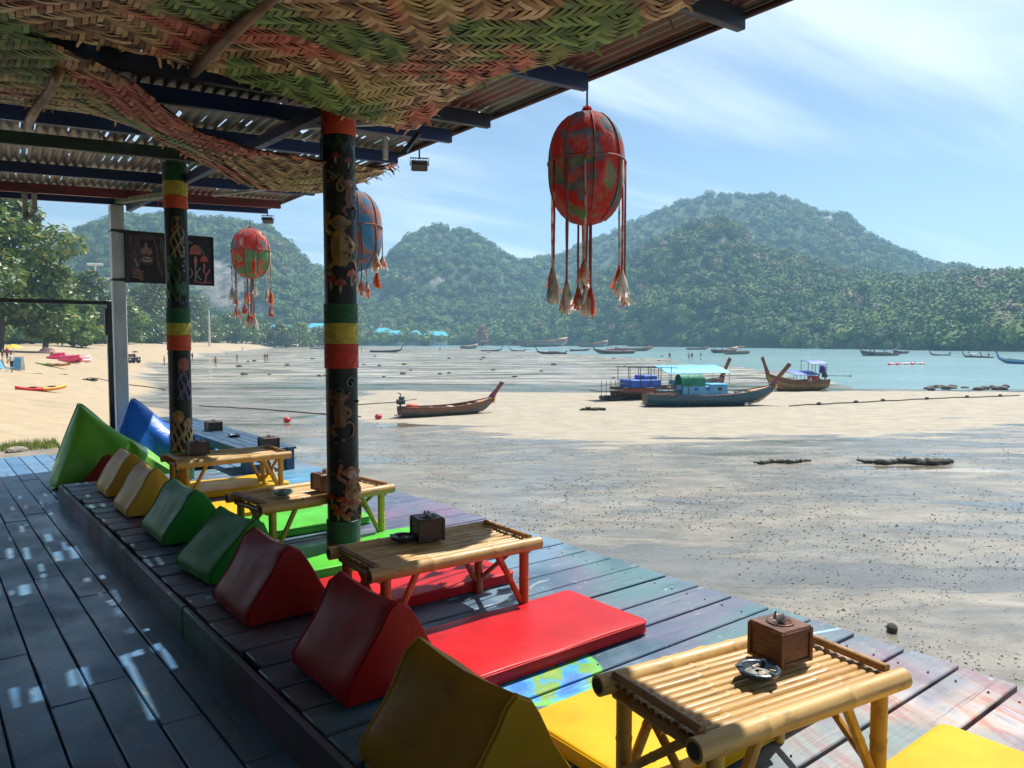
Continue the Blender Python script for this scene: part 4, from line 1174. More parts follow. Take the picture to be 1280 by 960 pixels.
def lantern(base, w, h, z_hang, top_c, bot_c, label, seed, cords, ztas):
    """base = centre of the body; z_hang = height of the hook above the centre"""
    r = random.Random(seed)
    e = empty("hanging_lantern", base, r.uniform(0, 6), label, "lantern", "hanging cloth lanterns")
    def R_(z):
        t = max(0, 1 - abs(z) ** 2.5); return (w / 2) * t ** .5
    def shell(z0, z1, m, nm):
        prof = [(max(.012, R_(z0 + (z1 - z0) * i / 14)), (z0 + (z1 - z0) * i / 14) * h / 2) for i in range(15)]
        b = MB().lathe(prof, 48, fr=lambda t: 1 + .022 * abs(math.cos(8 * t + .2)) + .008 * math.sin(7 * t + seed) + .006 * math.sin(29 * t))
        b.f = b.f[:-2]
        return b.build(nm, m, e, True)
    shell(.08, 1.0, top_c, "upper_cloth"); shell(-1.0, .08, bot_c, "lower_cloth")
    for k in range(8):
        t = k * math.pi / 4 + .2
        MB().tube([((R_(z) * 1.012 + .003) * math.cos(t), (R_(z) * 1.012 + .003) * math.sin(t), z * h / 2) for z in [x / 10 for x in range(-9, 11)]], .005, 5).build("rib_cord", CORD, e, True)
    MB().tube([((R_(.08) * 1.02 + .004) * math.cos(t), (R_(.08) * 1.02 + .004) * math.sin(t), .04 * h + .015 * abs(math.sin(2 * t))) for t in [i * math.pi / 16 for i in range(33)]], .007, 6).build("waist_cord", CORD, e, True)
    MB().tube([(0, 0, h / 2), (.004, 0, (h / 2 + z_hang) / 2), (0, 0, z_hang)], .006, 6).build("hook", BLACK, e)
    m = MB()
    for k in range(7):
        a = k * .9; m.tube([(0, 0, h / 2), (.02 * math.cos(a), .02 * math.sin(a), h / 2 + .025), (.035 * math.cos(a), .035 * math.sin(a), h / 2 - .005)], [.008, .007, .003], 5)
    m.build("knot", top_c, e, True)
    for k in range(cords):
        t = 2 * math.pi * k / cords + r.uniform(-.1, .1); out = k % 4 != 3
        rr = (R_(.08) + .008) if out else .05
        z0 = .04 * h if out else -h / 2 + .01
        z1 = ztas[k % len(ztas)]
        c = MB().tube([(rr * math.cos(t), rr * math.sin(t), z0), (rr * math.cos(t + .03), rr * math.sin(t + .03), (z0 + z1) / 2), (rr * math.cos(t), rr * math.sin(t), z1)], [.0065, .007, .006], 6).build("cord", CORD if k % 2 else TASS[k % 4], e, True)
        tm = MB(); cx, cy = rr * math.cos(t), rr * math.sin(t); L = r.uniform(.13, .19) * w / .45
        for q in range(16):
            aa = q * .9 + r.random(); f1 = r.uniform(.01, .06)
            p0, p1, p2 = Vector((cx, cy, z1 + .01)), Vector((cx + f1 * .6 * math.cos(aa), cy + f1 * .6 * math.sin(aa), z1 - L * .5)), Vector((cx + f1 * math.cos(aa + .3), cy + f1 * math.sin(aa + .3), z1 - L * r.uniform(.75, 1.1)))
            sd = Vector((-math.sin(aa), math.cos(aa), 0))
            tm.add([p0 - sd * .004, p0 + sd * .004, p1 + sd * .014, p1 - sd * .014, p2 + sd * .016, p2 - sd * .010], [(0, 1, 2, 3), (3, 2, 4, 5)])
        tm.build("tassel", TASS[(k + seed) % 4], c, True)
    # centre tail
    z1 = min(ztas) - .02
    c = MB().tube([(0, 0, -h / 2 + .01), (.01, 0, -h / 2 - .1), (0, .01, z1)], [.014, .012, .012], 7).build("centre_cord", CORD, e, True)
    tm = MB()
    for q in range(12):
        aa = q * .7; zz2 = z1 + r.uniform(-.02, .10); f1 = r.uniform(.03, .06)
        p0, p2 = Vector((0, 0, zz2)), Vector((f1 * math.cos(aa), f1 * math.sin(aa), zz2 - r.uniform(.06, .15)))
        sd = Vector((-math.sin(aa), math.cos(aa), 0)); tm.add([p0 - sd * .006, p0 + sd * .006, p2 + sd * .02, p2 - sd * .014], [(0, 1, 2, 3)])
    tm.build("tassel", TASS[seed % 4], c, True)
    return e
def lantern_at(px, py0, py1, wpx, dx, *a):
    x, y = edge_pt(px, dx); d = Vector((x, y, 0)).dot(_cfh)
    z0 = CZ + hz(px, py0, x, y) + PZ - CZ; z1 = PZ + hz(px, py1, x, y)
    lab, seed, cords, tas_px, tc_, bc_ = a
    zc = (z0 + z1) / 2
    return lantern((x, y, zc), wpx * d / F, abs(z0 - z1), roofZ(x, y) - .09 - zc, tc_, bc_, lab, seed, cords, [PZ + hz(px, p, x, y) - zc for p in tas_px])
T_A = tiedye("red_blue_tiedye", (TEALL, REDL, GREYL, TEALL), 1); T_B = tiedye("red_green_tiedye", (GREENL, REDL, GREYL, GREENL), 2)
T_C = tiedye("red_white_tiedye", (GREYL, REDL, lin(206, 120, 110), WHL), 3); T_D = tiedye("green_red_tiedye", (GREENL, GREENL, ORL, REDL), 4)
T_E = tiedye("blue_tiedye", (TEALL, lin(90, 160, 196), lin(110, 180, 206), ORL), 8)
lantern_at(732, 139, 283, 92, -.10, "large red and teal cloth lantern with tassels under the roof edge", 1, 12, (340, 352, 330, 358), T_A, T_B)
lantern_at(447, 238, 340, 62, -.10, "blue cloth lantern with tassels hanging behind the monkey post", 2, 10, (318, 335, 350), T_E, T_E)
lantern_at(316, 285, 349, 46, -.06, "red topped green cloth lantern under the far roof corner", 3, 12, (362, 378, 358, 392), T_C, T_D)

# ================================================================== SEATING
def vinyl(name, c, c2=None, dirt=None):
    t = NT("vinyl_" + name); v = t.coord('Object')
    n = t.noise(v, 4, 5, .6)
    col = t.mix(t.rng(n, .3, .7), c, c2 or tuple(k * .78 for k in c[:3]) + (1,))
    col = t.mix(t.rng(t.noise(v, 2.3, 6, .7), .56, .74, 0, .7), col, dirt or tuple(k * .55 for k in c[:3]) + (1,))
    col = t.mix(t.rng(t.noise(v, 22, 4, .7), .62, .75, 0, .4), col, tuple(min(1, k * .5 + .1) for k in c[:3]) + (1,))
    t.base(col); t.rough(t.rng(t.noise(v, 7, 4), .3, .7, .36, .52)); t.b.inputs["Specular IOR Level"].default_value = .2
    cre = t.noise(t.coord('Object', (1, 1, 1)), 3.2, 3, .5, 2.2)
    ridge = t.math('ABSOLUTE', t.math('SUBTRACT', cre, .5))
    h = t.math('ADD', t.math('MULTIPLY', t.noise(v, 5.0, 3, .5), .7), t.math('MULTIPLY', t.noise(v, 2.0, 2), 2.2))
    h = t.math('ADD', h, t.math('MULTIPLY', t.noise(v, 160, 2), .05))
    t.bump(h, .45, .010)
    return t.m
VIN = dict(yellow=vinyl("yellow", lin(226, 178, 20)), red=vinyl("red", lin(196, 26, 34)), green=vinyl("green", lin(88, 190, 60)), dgreen=vinyl("dark_green", lin(40, 138, 46), dirt=lin(120, 130, 90)), maroon=vinyl("maroon", lin(146, 30, 26), dirt=lin(110, 56, 34)),
           lime=vinyl("lime", lin(112, 214, 84)), ochre=vinyl("ochre", lin(206, 158, 50), dirt=lin(150, 110, 60)), olive=vinyl("olive", lin(164, 124, 16), dirt=lin(110, 84, 20)), dred=vinyl("dark_red", lin(160, 20, 22), dirt=lin(110, 40, 26)))  # olive: the yellow vinyl with shade put into its colour
def tri_cushion(corner, col, label, L=.50, W=.42, Hh=.37, rz=0.0, z=None, lean=0.0):
    """corner: near back base corner; prism axis along +Y"""
    e = empty("triangle_cushion", (corner[0], corner[1], PZ if z is None else z), rz, label, "cushion", "triangle back cushions")
    r = random.Random(label)
    base = [(0.0, .02), (W, .02), (W, .075), (W / 2 + .045 + lean, Hh - .03), (W / 2 + lean, Hh), (W / 2 - .045 + lean, Hh - .03), (0.0, .075)]
    sec = []
    for (a, b) in zip(base, base[1:] + base[:1]):
        n = 5 if math.dist(a, b) > .1 else 2
        for i in range(n): sec.append((a[0] + (b[0] - a[0]) * i / n, a[1] + (b[1] - a[1]) * i / n))
    cx, cz_ = W / 2 + lean * .4, Hh * .36
    V = []; Fq = []
    ys = [0, .012, .06, .14, .25, .36, .44, .488, .5]; sc_ = [.965, .992, 1.0, 1.0, .992, 1.0, 1.0, .992, .965]
    ph = r.uniform(0, 6)
    for y, s in zip(ys, sc_):
        for (x, z_) in sec:
            sag = -.022 * math.sin(math.pi * y / .5) * max(0, (z_ - Hh * .7) / (Hh * .3))
            wr = .006 * math.sin(9 * y / .5 + z_ * 22 + ph) * (1 if .02 < z_ < Hh * .95 else 0)
            V.append((cx + (x - cx) * s + wr, y / .5 * L + .004 * math.sin(z_ * 15 + ph), max(0.003, cz_ + (z_ - cz_) * s + sag)))
    n = len(sec)
    for j in range(len(ys) - 1):
        for i in range(n): Fq.append((j * n + i, j * n + (i + 1) % n, (j + 1) * n + (i + 1) % n, (j + 1) * n + i))
    m = MB().add(V, Fq)
    for j, off in ((0, -.012), (len(ys) - 1, .012)):
        ring = [Vector(V[j * n + i]) for i in range(n)]; c = sum(ring, Vector()) / n
        inn = [c + (p - c) * .5 + Vector((0, off, 0)) for p in ring]
        m.add(ring + inn + [c + Vector((0, off * 1.3, 0))], [((i, (i + 1) % n, n + (i + 1) % n, n + i) if j else (i, n + i, n + (i + 1) % n, (i + 1) % n)) for i in range(n)] + [(n + i, n + (i + 1) % n, 2 * n) if j else (n + i, 2 * n, n + (i + 1) % n) for i in range(n)])
    b = m.build("body", VIN[col], e, 50)
    for j in (1, len(ys) - 2):
        pts = [V[j * n + i] for i in range(n)] + [V[j * n]]
        MB().tube(pts, .0045, 5, False).build("piping", VIN[col], e, True)
    return e
def cp(px, py): p = gp(px, py, PZ); return (p.x, p.y)
tri_cushion((1.075, 1.60), "olive", "olive yellow triangle cushion at the end of the yellow floor mat by the near table", L=.54)  # olive tone is yellow vinyl darkened to carry the shade
c = cp(435, 893); tri_cushion(c, "dred", "red triangle cushion behind the red floor mat with the clear sunlit top")
c = cp(310, 790); tri_cushion(c, "maroon", "faded maroon triangle cushion between the green and the red ones")
c = cp(268, 735); tri_cushion((c[0] - .02, c[1]), "dgreen", "slumped green triangle cushion next to the faded maroon one", rz=R(5), lean=.05, Hh=.34)
c = cp(205, 686); tri_cushion(c, "dgreen", "upright green triangle cushion next to the ochre ones", Hh=.36, L=.6)
c = cp(160, 650); tri_cushion(c, "ochre", "dirty ochre triangle cushion between green cushion and paler ochre cushion", Hh=.37, L=.52)
c = cp(134, 624); tri_cushion(c, "ochre", "pale ochre triangle cushion at the far corner of the platform", Hh=.37, L=.5)
c = gp(100, 612, LZ); tri_cushion((c.x + .05, c.y - .05), "maroon", "small dark red triangle cushion below the green beanbag", Hh=.34, L=.4, z=LZ)

def floor_mat(x0, x1, y0, y1, col, label, rz=0.0, h=.06):
    e = empty("floor_mat", ((x0 + x1) / 2, (y0 + y1) / 2, PZ), rz, label, "floor mat", "vinyl floor mats")
    w, d = x1 - x0, y1 - y0
    nx, ny = 22, 14; V = []; r = random.Random(label)
    ph = r.uniform(0, 6)
    bm = bmesh.new()
    bmesh.ops.create_cube(bm, size=1)
    for v in bm.verts: v.co = Vector((v.co.x * w, v.co.y * d, v.co.z * h + h / 2 + .004))
    bmesh.ops.bevel(bm, geom=[e_ for e_ in bm.edges if abs(e_.verts[0].co.z - e_.verts[1].co.z) > .01], offset=.035, segments=5, affect='EDGES', profile=.5)
    bmesh.ops.bevel(bm, geom=[e_ for e_ in bm.edges if abs(e_.verts[0].co.z - e_.verts[1].co.z) < .001], offset=.01, segments=3, affect='EDGES', profile=.5)
    me = bpy.data.meshes.new("pad"); 
    bmesh.ops.triangulate(bm, faces=[f_ for f_ in bm.faces if len(f_.verts) > 4])
    bmesh.ops.subdivide_edges(bm, edges=[e_ for e_ in bm.edges if e_.calc_length() > .2], cuts=6, use_grid_fill=True)
    for v in bm.verts:
        if v.co.z > h * .9:
            fx, fy_ = v.co.x / w * 2, v.co.y / d * 2
            v.co.z += .010 * (1 - fx * fx) * (1 - fy_ * fy_) + .003 * math.sin(v.co.x * 11 + ph) * math.sin(v.co.y * 8)
    bm.to_mesh(me); bm.free(); me.materials.append(VIN[col])
    me.polygons.foreach_set("use_smooth", [True] * len(me.polygons)); me.set_sharp_from_angle(angle=R(50))
    link_mesh("pad", me, e)
    for zz2 in (.014, h - .004):
        pts = []
        for (sx, sy) in ((1, 1), (-1, 1), (-1, -1), (1, -1)):
            for k in range(5):
                a = {(1, 1): 0, (-1, 1): 90, (-1, -1): 180, (1, -1): 270}[(sx, sy)] + k * 22.5
                pts.append((sx * (w / 2 - .035) + .036 * math.cos(R(a)), sy * (d / 2 - .035) + .036 * math.sin(R(a)), zz2))
        MB().tube(pts + [pts[0]], .0035, 5, False).build("piping", VIN[col], e, True)
floor_mat(1.74, 2.69, .45, 1.06, "yellow", "yellow floor mat on the sea side of the near table")
floor_mat(1.60, 2.60, 1.40, 1.97, "yellow", "yellow floor mat half under the near bamboo table")
floor_mat(1.64, 2.62, 2.30, 2.85, "red", "red floor mat lying clear in the sun between the near tables")
floor_mat(1.62, 2.60, 3.26, 3.82, "red", "red floor mat behind the red legged table")
floor_mat(1.68, 2.80, 3.98, 4.52, "green", "green floor mat in front of the middle table, by the monkey post")
floor_mat(1.70, 2.62, 4.98, 5.5, "green", "green floor mat behind the middle table")
floor_mat(1.70, 2.55, 5.66, 6.16, "yellow", "yellow floor mat between the green mats and the far table")
floor_mat(1.72, 2.66, 6.62, 7.2, "yellow", "yellow floor mat half under the far table")

# ------------------------------------------------------------------ bamboo tables
def bamboo_mat(name, c1, c2, axis):
    if name in _mats: return _mats[name]
    t = NT(name); st = {'X': (1.2, 30, 30), 'Y': (30, 1.2, 30), 'Z': (30, 30, 1.2)}[axis]
    v = t.coord('Object', st)
    c = t.mix(t.rng(t.noise(v, 1.3, 5, .65), .3, .7), c1, c2)
    c = t.mix(t.math('MULTIPLY', t.objrand(), .45), c, tuple(k * .62 for k in c2[:3]) + (1,))
    c = t.mix(t.rng(t.noise(t.coord('Object', (3, 9, 9)), 2.4, 5, .7), .52, .68, 0, .6), c, tuple(k * .35 for k in c2[:3]) + (1,))
    t.base(c); t.rough(t.rng(t.noise(v, 2, 3), .3, .7, .38, .6))
    t.bump(t.noise(v, 2.0, 4), .25, .003); _mats[name] = t.m
    return t.m
STRAW = bamboo_mat("straw_bamboo", lin(206, 170, 104), lin(180, 138, 78), 'X')
STRAWY = bamboo_mat("straw_bamboo_cross", lin(176, 136, 80), lin(150, 108, 60), 'Y')
def bamboo_tube(m, a, b, r, seg=12, nodes=None, hollow_shade=True):
    a, b = Vector(a), Vector(b); L = (b - a).length; pts = []; rr = []
    nodes = nodes or [.33, .68]
    for i in range(25):
        t = i / 24; k = max([math.exp(-((t - n) * L / .008) ** 2) for n in nodes] + [0])
        pts.append(a.lerp(b, t)); rr.append(r * (1 + .0 + .10 * k))
    ts = sorted(set([i / 8 for i in range(9)] + [max(0, min(1, n + d / L)) for n in nodes for d in (-.012, -.004, 0, .004, .012)]))
    pts = [a.lerp(b, t) for t in ts]; rr = [r * (1 + max([(.07 if abs(t - n) * L < .006 else -.03 if abs(t - n) * L < .014 else 0) for n in nodes])) for t in ts]
    m.tube(pts, rr, seg)
    return m
def bamboo_table(cx, cy, L, W, H, rz, leg_c, label, seed):
    r = random.Random(seed)
    e = empty("bamboo_table", (cx, cy, PZ), rz, label, "table", "low bamboo tables")
    lm = bamboo_mat("leg_paint_%s" % seed, leg_c[0], leg_c[1], 'Z')
    zt = H - .03
    for s in (-1, 1):
        bamboo_tube(MB(), (-L / 2 - .01, s * W / 2, zt - .006), (L / 2 + .01, s * W / 2, zt - .006), .031, 14, [.28 + .05 * r.random(), .62 + .08 * r.random()]).build("rail", STRAW, e, 40)
        MB().tube([(-L / 2 - .0105, s * W / 2, zt - .006), (-L / 2 - .0125, s * W / 2, zt - .006)], .022, 12).build("hollow_shade", DARKW, e)  # dark disc painting the shade inside the pole's open end
    n = 11; sw = (W - .066) / n
    for k in range(n):
        y = -W / 2 + .033 + sw * (k + .5)
        dz = r.uniform(-.003, .003)
        m = MB(); nd = [r.uniform(.2, .45), r.uniform(.6, .85)]
        ts = [0, nd[0] - .012, nd[0], nd[0] + .012, .5 + .01 * r.random(), nd[1] - .012, nd[1], nd[1] + .012, 1]; ts = sorted(ts)
        sec = [(-.51, -.004), (-.42, .003), (-.2, .007), (.2, .007), (.42, .003), (.51, -.004)]
        V = []
        for t in ts:
            b = .003 if any(abs(t - q) < 1e-4 for q in nd) else 0
            for (s, h) in sec: V.append((-L / 2 + .025 + t * (L - .05), y + s * (sw - .0012), zt + dz + h + b))
        ns = len(sec); Fq = [(j * ns + i, (j + 1) * ns + i, (j + 1) * ns + i + 1, j * ns + i + 1) for j in range(len(ts) - 1) for i in range(ns - 1)]
        Fq += [(j * ns + ns - 1, (j + 1) * ns + ns - 1, (j + 1) * ns, j * ns) for j in range(len(ts) - 1)]
        m.add(V, Fq).build("slat", STRAW, e, 50)
    for s in (-1, 1):
        bamboo_tube(MB(), (s * (L / 2 - .035), -W / 2 + .02, zt + .024), (s * (L / 2 - .035), W / 2 - .02, zt + .024), .0135, 10, [.5]).build("end_pole", STRAWY, e, 40)
        bamboo_tube(MB(), (s * (L / 2 - .05), -W / 2 + .01, zt - .036), (s * (L / 2 - .05), W / 2 - .01, zt - .036), .018, 10, [.4]).build("cross_bar", STRAWY, e, 40)
    for sx in (-1, 1):
        for sy in (-1, 1):
            x, y = sx * (L / 2 - .075), sy * (W / 2 - .015)
            bamboo_tube(MB(), (x, y, .0), (x, y, zt - .03), .0235, 12, [.55]).build("leg", lm, e, 40)
            bamboo_tube(MB(), (x - sx * .02, y + .001 * sx, .07), (x - sx * .155, y + .001 * sx, zt - .03), .0155, 8, [.5]).build("brace", lm, e, 40)
        y0 = W / 2 - .03
        bamboo_tube(MB(), (sx * (L / 2 - .085), -y0, .09), (sx * (L / 2 - .085), y0 * .55, zt - .05), .013, 8, [.5]).build("brace", lm, e, 40)
        bamboo_tube(MB(), (sx * (L / 2 - .06), y0, .09), (sx * (L / 2 - .06), -y0 * .55, zt - .05), .013, 8, [.5]).build("brace", lm, e, 40)
    return e
YEL = (lin(212, 166, 62), lin(176, 128, 44)); ORG = (lin(206, 104, 54), lin(168, 74, 40)); YGR = (lin(206, 188, 70), lin(150, 150, 56))
TH = .385
bamboo_table(1.90, 1.27, .80, .40, TH, R(-9), YEL, "bamboo table with straw coloured slats and wooden tissue box, nearest the yellow mats", 1)
bamboo_table(1.955, 3.06, .90, .43, TH, R(-2), ORG, "bamboo table with orange red legs between the two red mats", 2)
bamboo_table(2.03, 4.68, .93, .46, TH, R(6), YGR, "bamboo table with yellow green legs between the two green mats", 3)
bamboo_table(2.10, 6.62, .93, .46, TH, R(0), YEL, "bamboo table with yellow legs at the far end by the jellyfish post", 4)

WBOX = pm("stained_box_wood", lin(112, 66, 36), lin(74, 42, 24), 5, .45, .2, .003, 'Object', (3, 3, 14))
WBOX2 = pm("dark_box_wood", lin(74, 50, 38), lin(44, 32, 28), 5, .5, .2, .003, 'Object', (3, 3, 14))
TISS = pm("tissue_paper", (.8, .8, .8, 1), (.7, .7, .72, 1), 20, .9)
def tissue_box(p, rz, m, label, s=.135, h=.105):
    e = empty("tissue_box", p, rz, label, "tissue box", "wooden tissue boxes")
    MB().box((0, 0, h / 2), (s * .93, s * .93, h * .96), None, .002).build("panel", m, e)
    for sx in (-1, 1):
        for sy in (-1, 1):
            MB().box((sx * (s / 2 - .006), sy * (s / 2 - .006), h / 2), (.014, .014, h), None, .002).build("corner_trim", m, e)
    for z in (.007, h - .006):
        for sx in (-1, 1):
            MB().box((sx * (s / 2 - .005), 0, z), (.012, s - .027, .012), None, .002).build("trim", m, e)
            MB().box((0, sx * (s / 2 - .005), z), (s - .027, .012, .012), None, .002).build("trim", m, e)
    MB().box((0, 0, h + .001), (s * .96, s * .96, .009), None, .003).build("lid", m, e)
    MB().lathe([(.04, h + .0055), (.042, h + .008), (.036, h + .009), (.034, h + .0056)], 20).build("opening_ring", m, e, True)
    mm = MB(); r = random.Random(label)
    for k in range(7):
        a = k * .9; q = r.uniform(.014, .026)
        mm.add([(0, 0, h + .004), (q * math.cos(a), q * math.sin(a), h + .02 + .014 * r.random()), (q * .7 * math.cos(a + 1), q * .7 * math.sin(a + 1), h + .026 + .014 * r.random()), (q * math.cos(a + 1.2), q * math.sin(a + 1.2), h + .012)], [(0, 1, 2, 3)])
    mm.build("tissue", TISS, e, True)
ASHM = pm("blue_grey_plastic", lin(44, 62, 78), lin(36, 48, 60), 12, .3)
ASHL = pm("pale_teal_ceramic", lin(96, 150, 150), lin(80, 120, 124), 12, .25)
ASH = pm("cigarette_ash", (.35, .35, .34, 1), (.12, .12, .12, 1), 60, .95)
BUTT = pm("cigarette_butt", lin(206, 170, 120), (.8, .8, .78, 1), 60, .9)
def ashtray(p, m, label, r=.058):
    e = empty("ashtray", p, 0.3, label, "ashtray", "round ashtrays")
    fr = lambda t: 1 + .05 * (1 if abs(math.sin(1.5 * t)) < .25 else 0)
    MB().lathe([(.6 * r, 0), (.95 * r, .012), (1.08 * r, .026), (1.0 * r, .03), (.84 * r, .027), (.72 * r, .012), (.01, .008)], 30).build("dish", m, e, 60)
    for k in range(3):
        a = k * 2.09; MB().box((r * .96 * math.cos(a), r * .96 * math.sin(a), .031), (.022, .012, .004), rotz(a), .001).build("rest", m, e)
    mm = MB().lathe([(.7 * r, .0115), (.4 * r, .016), (.01, .018)], 14); mm.f = mm.f[:-2]; mm.build("ash", ASH, e)
    rr = random.Random(label)
    for k in range(4):
        a = rr.uniform(0, 6); q = Vector((rr.uniform(-.5, .5) * r, rr.uniform(-.5, .5) * r, .02)); MB().tube([q, q + Vector((.022 * math.cos(a), .022 * math.sin(a), .003))], .0038, 6).build("butt", BUTT, e)
TT_ = PZ + TH - .012
def tp(px, py): p = gp(px, py, TT_); return (p.x, p.y, TT_)
q = tp(977, 826); tissue_box((q[0] + .02, q[1] + .02, TT_), R(-9), WBOX, "reddish wooden tissue box on the near bamboo table")
q = tp(948, 846); ashtray((q[0], q[1], TT_), ASHM, "blue grey ashtray with ash on the near bamboo table")
q = tp(537, 674); tissue_box((q[0], q[1] + .02, TT_), R(-12), WBOX2, "dark wooden tissue box on the red legged table")
q = tp(505, 677); ashtray((q[0], q[1] + .01, TT_), ASHM, "dark blue ashtray beside the tissue box on the red legged table")
q = tp(420, 612); tissue_box((q[0] - .05, q[1] + .06, TT_), R(5), WBOX, "brown tissue box on the middle table half hidden by the monkey post")
q = tp(354, 619); ashtray((q[0], q[1], TT_), ASHL, "pale teal ashtray on the middle table")
q = tp(247, 567); tissue_box((q[0], q[1], TT_), R(0), WBOX2, "dark tissue box with white tissue on the far bamboo table", .16, .1)

# ------------------------------------------------------------------ blue pallet bench along the sea edge
c = gp(372, 586, PZ); BX, BY0, BY1 = c.x - .03, c.y, 11.7
BBZ = .24
bench = empty("pallet_bench", (BX - .25, BY0, LZ), 0, "long low blue painted pallet bench along the sea edge", "bench")
BPAINT = pm("blue_bench_paint", lin(58, 92, 118), lin(36, 58, 84), 3, .45, .2, .005, 'World', (6, .8, 1), dirt=lin(84, 84, 92))
dzb = PZ - LZ
for k in range(5): MB().box((-.01 + .108 * k - .2, (BY1 - BY0) / 2, dzb + BBZ - .012), (.1, BY1 - BY0, .024), None, .003).build("slat", BPAINT, bench)
for s in (-.225, .21): MB().box((s, (BY1 - BY0) / 2, dzb + BBZ - .06), (.03, BY1 - BY0 - .02, .07), None, .003).build("bearer", BPAINT, bench)
for k in range(4):
    yy = .06 + k * (BY1 - BY0 - .12) / 3
    zb = (dzb if BY0 + yy < PY1 else 0) + .0
    for s in (-.22, .21): MB().box((s, yy, (zb + dzb + BBZ - .025) / 2), (.09, .09, dzb + BBZ - .025 - zb), None, .004).build("leg", BPAINT, bench)
zt_ = PZ + BBZ
for px, py, lab in ((336, 560, "black tissue box on the near end of the blue pallet bench"), (267, 538, "black tissue box on the far part of the blue pallet bench")):
    q = gp(px, py, zt_); tissue_box((q.x, q.y, zt_), 0, BLACK if False else WBOX2, lab, .17, .11)
q = gp(293, 546, zt_); ashtray((q.x, q.y, zt_), ASHM, "dark ashtray between the two boxes on the blue pallet bench", .07)

# ------------------------------------------------------------------ bean bags
def beanbag(p, rz, L, W, H, m, label, seed, m2=None):
    e = empty("beanbag", p, rz, label, "beanbag", "beanbags")
    r = random.Random(seed); N, Mv = 34, 28
    V = []; Fq = []
    # side profile along x: low seat rising to a pointed back
    for i in range(N + 1):
        t = i / N; x = t * L
        top = (H * (t / .24) ** .85) if t < .24 else (H * (1 - (t - .24) / .76) ** 1.35 * .80 + H * .20 * (1 - ((t - .24) / .76) ** 6))
        half = W / 2 * (1 - .12 * (2 * t - 1) ** 2)
        for j in range(Mv):
            a = 2 * math.pi * j / Mv
            cy, sz = math.cos(a), math.sin(a)
            yy = half * math.copysign(abs(cy) ** .55, cy); zz2 = max(.02, top) * (.5 + .5 * math.copysign(abs(sz) ** .6, sz))
            pinch = 1 - .82 * (zz2 / H) ** 1.4 * (1 if t < .6 else .4)
            w1 = .012 * math.sin(9 * t + 3 * a + seed) + .010 * math.sin(17 * t - 5 * a + seed * 2) * (1 + t)
            V.append((x + .02 * math.sin(a * 2 + seed), yy * pinch + w1, max(.0, zz2 + w1 * .8 * (sz > -.2))))
    for i in range(N):
        for j in range(Mv): Fq.append((i * Mv + j, (i + 1) * Mv + j, (i + 1) * Mv + (j + 1) % Mv, i * Mv + (j + 1) % Mv))
    Fq += [tuple(range(Mv)), tuple(N * Mv + j for j in range(Mv - 1, -1, -1))]
    b = MB().add(V, Fq).build("cover", m, e, True)
    s = b.modifiers.new("smooth", 'SUBSURF'); s.levels = 1; s.render_levels = 1
    MB().tube([V[i * Mv + Mv // 4] for i in range(2, N)], .006, 5).build("seam", m, e, True)
    return e
BGREEN = pm("bag_green_vinyl", lin(112, 178, 40), lin(92, 158, 34), 3, .42, .15, .01); BBLUE = pm("bag_blue_vinyl", lin(34, 112, 214), lin(26, 92, 190), 3, .35, .3, .02)
c = gp(56, 600, LZ)
beanbag((c.x, c.y - .42, LZ), R(-6), 1.25, .85, .86, BGREEN, "big lime green beanbag at the end of the deck", 2)
c2 = gp(140, 575, LZ)
beanbag((c.x + .62, c.y + .22, LZ), R(-10), 1.2, .8, .86, BBLUE, "crumpled blue beanbag behind the green one", 5)

# ================================================================== BOATS
WOODH = pm("oiled_boat_wood", lin(132, 84, 48), lin(92, 56, 34), 3, .5, .2, .01, 'Object', (.6, 4, 4), dirt=lin(70, 54, 40))
WOODL = pm("pale_boat_wood", lin(186, 150, 104), lin(150, 116, 78), 3, .55, .2, .01, 'Object', (.6, 4, 4))
WOODR = pm("red_brown_boat_wood", lin(128, 66, 44), lin(96, 46, 32), 3, .5, .2, .01, 'Object', (.6, 4, 4))
HTEAL = pm("teal_hull_paint", lin(40, 84, 98), lin(30, 60, 74), 2, .45, .15, .01, 'Object', (.6, 3, 3), dirt=lin(60, 66, 60))
HDARK = pm("dark_hull_paint", lin(44, 38, 36), lin(30, 28, 28), 2, .55, .15, .01, 'Object', (.6, 3, 3))
HGREY = pm("weathered_grey_hull", lin(92, 96, 90), lin(66, 66, 62), 2, .6, .15, .01, 'Object', (.6, 3, 3), dirt=lin(50, 44, 38))
HBLUE = pm("bright_blue_hull", lin(44, 96, 170), lin(34, 72, 130), 2, .45, .1, .01)
HTAN = pm("tan_hull_wood", lin(176, 140, 92), lin(142, 106, 66), 3, .5, .2, .01, 'Object', (.6, 4, 4))
WHITEM = pm("white_boat_paint", lin(226, 224, 216), lin(200, 198, 190), 4, .5)
BCYAN = pm("cyan_tarp", lin(60, 170, 214), lin(52, 150, 196), 3, .55, .15, .01); BGRN = pm("green_canvas", lin(30, 128, 96), lin(26, 104, 82), 3, .7)
BLTB = pm("light_blue_paint", lin(96, 168, 200), lin(80, 140, 172), 4, .5); BBL = pm("royal_blue_paint", lin(34, 92, 190), lin(30, 70, 150), 4, .5)
ENG = pm("greasy_engine_metal", lin(70, 84, 84), lin(40, 44, 44), 12, .5, .2, .005, metal=.4)
RIBC = [pm("ribbon_%d" % i, lin(*c), None, 20, .7) for i, c in enumerate(((206, 70, 110), (230, 170, 50), (220, 90, 50), (110, 70, 170), (230, 220, 210), (190, 50, 60)))]
ORNG = pm("orange_float", lin(226, 96, 40), lin(200, 70, 36), 10, .5)
